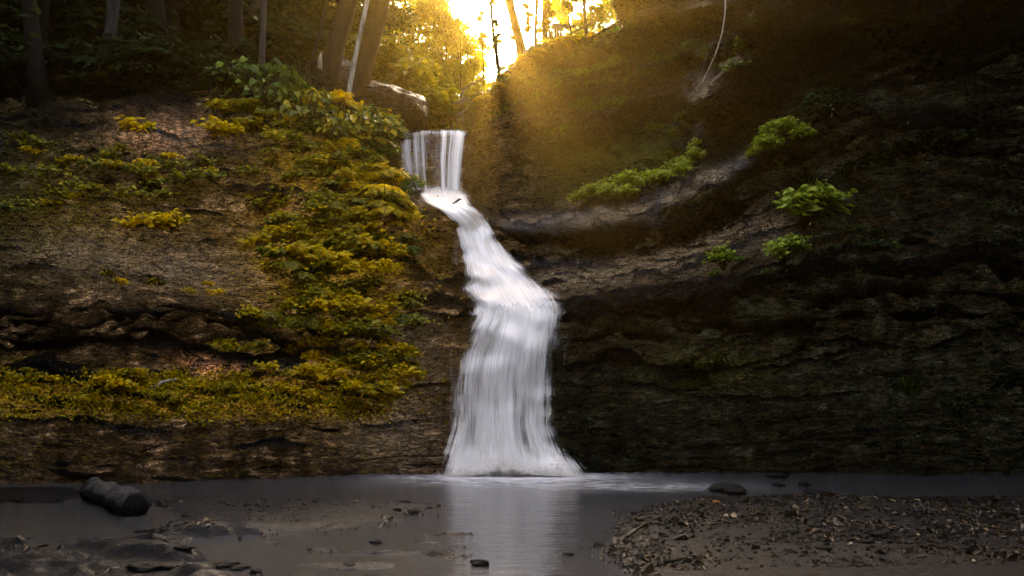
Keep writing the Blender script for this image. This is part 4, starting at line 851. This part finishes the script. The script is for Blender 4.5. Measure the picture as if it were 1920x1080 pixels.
# ------------------------------------------------------------------ stair rail, plank hut
rail = empty('stair_railing', pix(868, 240, 23.4), 'weathered wooden stair with sloping handrail climbing the right rim', 'railing')
def rel(o): o.parent = rail; o.location = -Vector(rail.location); return o
D = 23.6
mb = MB(); mb.add(*beam(pix(866,168,D), pix(1112,42,D + .6), .05, .05)); rel(mb.build('handrail', M_wood, shade=False))
for px, r0, r1 in [(868, 164, 215), (980, 110, 150), (1008, 92, 130), (1056, 66, 100)]:
    mb = MB(); mb.add(*beam(pix(px, r1, D + .1), pix(px, r0, D + .1), .07, .07)); rel(mb.build('post', M_wood, shade=False))
for a, b_ in [((834, 204), (878, 186)), ((830, 228), (872, 211))]:
    mb = MB(); mb.add(*beam(pix(*a, D - .2), pix(*b_, D - .1), .07, .12)); rel(mb.build('rail', M_wood, shade=False))
for px, r0, r1, wd in [(847, 200, 246, .12), (858, 214, 246, .07), (868, 212, 244, .07)]:
    mb = MB(); mb.add(*beam(pix(px, r1, D - .12), pix(px, r0, D - .12), wd, wd)); rel(mb.build('post', M_wood, shade=False))
hut = empty('plank_screen', pix(1040, 105, 24), 'small weathered plank screen with a slanted edge on the right rim', 'screen')
mb = MB(); E = [(1020, 104), (1026, 86), (1032, 68), (1038, 52), (1047, 49), (1056, 49)]
for i in range(7):
    a = 1018 + i * 5.6; top = np.interp(a, [1018, 1038, 1060], [100, 50, 50]); mb.add(*beam(pix(a, 108, 24), pix(a, top, 24), .08, .03))
h1 = mb.build('plank_panel', M_wood, shade=False)
mb = MB(); mb.add(*beam(pix(1036, 47, 23.95), pix(1078, 51, 24.4), .1, .08)); mb.add(*beam(pix(1016, 104, 23.95), pix(1038, 48, 23.95), .05, .06)); h2 = mb.build('frame', M_wood, shade=False)
for o in (h1, h2): o.parent = hut; o.location = -Vector(hut.location)

# ------------------------------------------------------------------ log, sticks, stones, litter
def gpt(px, py, lift=0.0):
    x, y = ground_pix(px, py); return np.array([float(x), float(y), max(0.0, float(gheight(x, y))) + lift])
a, b_ = pix(254, 947, 10.75), pix(178, 922, 12.6); a[2] = .135; b_[2] = .10
lg = empty('log', (a + b_) / 2, 'short wet log lying half sunk in the mud with its sawn end to the front', 'log')
t = np.linspace(0, 1, 22)[:, None]; P = b_ + (a - b_) * t
mb = MB(); vv, fv_ = tube(P, .165 + .02 * np.sin(np.linspace(0, 9, 22)), 20, .32, 5); mb.add(vv, fv_); o1 = mb.build('bark', M_log); o1.parent = lg; o1.location = -Vector(lg.location)
dv = (a - b_) / np.linalg.norm(a - b_); mb = MB(); mb.add(*tube([a - dv * .01, a + dv * .012], [.15, .148], 24)); o2 = mb.build('cut_face', make_bark('wet_cut_wood', (.006, .005, .004), (.022, .018, .014), 30, .7), shade=False); o2.parent = lg; o2.location = -Vector(lg.location)
def stick(pts, r, mtl, name, label, cat='branch'):
    mb = MB(); mb.add(*tube(pts, np.linspace(r, r * .4, len(pts)), 7, .25, 3)); return tag(mb.build(name, mtl), label, cat)
p0, _ = on_cliff(290, 733); p1, _ = on_cliff(312, 722); p2, _ = on_cliff(338, 714)
stick([p0 + [0, -.12, .03], p1 + [0, -.2, .05], p2 + [0, -.14, .05]], .045, M_drift, 'driftwood', 'bleached driftwood piece lying on the golden moss shelf', 'driftwood')
hr = [pix(a_, b2, 16.2) for a_, b2 in [(1362,-40),(1360,20),(1354,62),(1344,95),(1330,128),(1318,152),(1308,165)]]
stick(hr, .016, M_drift, 'hanging_root', 'thin pale root hanging down in front of the dark upper right wall', 'root')
p, n = on_cliff(1550, 212); stick([p + [0, -.2, .12], p + [.02, -.25, 0], p + [0, -.22, -.14]], .03, M_drift, 'driftwood', 'short pale stick among the dark plants on the upper right wall', 'driftwood')
stick([gpt(1175,1018,.03), gpt(1200,1008,.05), gpt(1216,996,.05)], .022, M_deadleaf, 'branch', 'dark curved stick on the near left tip of the gravel bar')
stick([gpt(1245,1070,.02), gpt(1290,1066,.03)], .018, M_bark, 'branch', 'short dark stick at the front edge of the gravel bar')
stick([gpt(455,832,.0) if False else on_cliff(270,845)[0] + [0,-.1,0], on_cliff(310,838)[0] + [0,-.12,.05], on_cliff(340,829)[0] + [0,-.1,.05]], .02, M_bark, 'branch', 'thin dark branch leaning on the brown slope above the log')
SM = []
for s in range(6):
    v, f = rock_mesh(1, rng.uniform(.6, 1), rng.uniform(.3, .5), 20 + s, 4, .6, 1.0); o = mesh_np('stone', v, f, M_stone); SM.append(o.data); bpy.data.objects.remove(o)
def stone(px, py, sz, label, group=None, fl=1.0):
    o = link(bpy.data.objects.new('stone', random.choice(SM))); g = gpt(px, py); o.location = g + np.array([0, 0, sz * .12]); o.scale = (sz, sz, sz * fl); o.rotation_euler = (0, 0, random.uniform(0, 6)); return tag(o, label, 'stone', group)
stone(1365, 922, .36, 'flat grey stone slab standing in the outflow, nearest the fall on the right', None, .7)
for p in [(1455,895,.2),(1460,912,.14),(1510,910,.16),(1530,926,.2)]: stone(*p, 'small dark stone in the dim water along the right wall', 'stones in the dim right water', .6)
for p in [(705,1018,.07),(655,1060,.07),(900,1060,.09),(1160,990,.06),(755,943,.09),(775,963,.08),(745,962,.06),(1065,1040,.05)]:
    stone(*p, 'small dark stone breaking the shallow water in front of the fall', 'stones in the shallow outflow')
for p in [(265,998,.07),(310,1040,.06),(345,1050,.08),(420,1062,.11),(450,1067,.08),(380,1072,.12),(480,1074,.07),(280,1076,.16),(330,1030,.05)]:
    stone(*p, 'wet black stone in the mud at the bottom left', 'wet stones in the near left mud')
for p in [(1655,1028,.12),(1620,1040,.09),(1810,1022,.09),(1390,985,.06),(1460,960,.05),(1545,1050,.08),(1720,975,.08),(1860,1000,.08),(1500,1000,.06)]:
    stone(*p, 'grey stone lying on the gravel bar', 'stones on the gravel bar', .7)
# pebbles on the bars: far too many to count
oc = np.array([(1, 0, 0), (0, 1, 0), (-1, 0, 0), (0, -1, 0), (0, 0, 1), (0, 0, -1)], float); of = np.array([(0, 1, 4), (1, 2, 4), (2, 3, 4), (3, 0, 4), (1, 0, 5), (2, 1, 5), (3, 2, 5), (0, 3, 5)])
n = 60000; X, Yq = rng.uniform(-7.5, 8, n), rng.uniform(7.2, 14, n); i = np.clip(np.searchsorted(ys, Yq), 0, len(ys) - 1); j = np.clip(np.searchsorted(xs, X), 0, len(xs) - 1)
pn = fbm(np.stack([X * 1.7, Yq * 2.6, 0 * X], -1), 3, 311); wgt = smooth(-.1, .4, right_bar[i, j]) * (.12 + 1.1 * smooth(-.1, .35, pn)) + .35 * (np.maximum(left_bar, low_bar)[i, j] > -.1) * smooth(.05, .4, pn) + .5 * (np.abs(gz[i, j]) < .02) * smooth(-.1, .3, pn)
k = np.flatnonzero(rng.uniform(0, 2.2, n) < wgt)[:9000]; n = len(k); sz = rng.uniform(.008, .035, n) * np.where(rng.uniform(0, 1, n) < .06, 1.8, 1)
vv = oc[None] * sz[:, None, None] * rng.uniform(.55, 1.3, (n, 6, 1)) * np.array([1.2, 1, .7]) + np.stack([X[k], Yq[k], np.maximum(gz[i, j][k], -.01)], -1)[:, None]
tag(mesh_np('gravel', vv.reshape(-1, 3), (of[None] + 6 * np.arange(n)[:, None, None]).reshape(-1, 3), M_boulder, shade=False), 'dark wet pebbles strewn over the creek bars', 'gravel', kind='stuff')
# litter of leaves, twigs and pebbles on the bars
n = 7000; X, Yq = rng.uniform(-7.5, 8, n * 6), rng.uniform(7.2, 14, n * 6)
i = np.clip(np.searchsorted(ys, Yq), 0, len(ys) - 1); j = np.clip(np.searchsorted(xs, X), 0, len(xs) - 1)
ln_ = fbm(np.stack([X * 1.3, Yq * 2.2, 0 * X], -1), 3, 301); wgt = smooth(-.05, .3, right_bar[i, j]) * (.25 + 1.6 * smooth(-.05, .3, ln_)) + .22 * smooth(0, .2, left_bar[i, j]) * smooth(0, .3, ln_) + .35 * smooth(0, .2, low_bar[i, j]) * smooth(0, .3, ln_) + .35 * (np.abs(gz[i, j]) < .012) * smooth(-.2, .25, ln_) + .3 * (np.abs(left_bar[i, j]) < .22) * smooth(0, .3, ln_)
k = np.flatnonzero(rng.uniform(0, 1.7, n * 6) < wgt)[:n]; c = np.stack([X[k], Yq[k], np.maximum(gz[i, j][k], 0) + .008], -1); n = len(k)
Ls = rng.uniform(.015, .07, n) * rng.uniform(.6, 1.4, n) * np.where(rng.uniform(0, 1, n) < .08, 2.2, 1)
v, f = leaves(c, unit(n) * np.array([1, 1, .25]), np.array([0, 0, 1.0]) + rng.normal(0, .45, (n, 3)), Ls, Ls * rng.uniform(.25, .7, n), .4, .5)
tag(mesh_np('litter', v, f, M_deadleaf, shade=False), 'dark leaf litter and twigs strewn over the gravel bar', 'litter', kind='stuff')
v, f = leaves([gpt(1335, 955, .03)], [(1, .1, .1)], [(0, -.4, 1)], [.13], [.06], .3, .2)
tag(mesh_np('fallen_leaf', v, f, make_leaf('orange_leaf', [(0, (.35, .13, .03)), (1, (.4, .16, .04))], .2), shade=False), 'orange fallen leaf near the water edge of the gravel bar', 'leaf')

# ------------------------------------------------------------------ haze: the damp air in the gorge
import bmesh
bm = bmesh.new(); bmesh.ops.create_cube(bm, size=1); me = bpy.data.meshes.new('haze'); bm.to_mesh(me); bm.free()
hz = link(bpy.data.objects.new('haze', me)); hz.scale = (150, 190, 62); hz.location = (0, 52, 27.5)
m, nt, out = mat('haze'); pv = N(nt, 'VolumePrincipled'); pv.inputs['Density'].default_value = .0026; pv.inputs['Anisotropy'].default_value = .86; pv.inputs['Color'].default_value = (.016, .0117, .0042, 1)
L(nt, pv.outputs[0], out.inputs['Volume']); me.materials.append(m); tag(hz, kind='stuff')
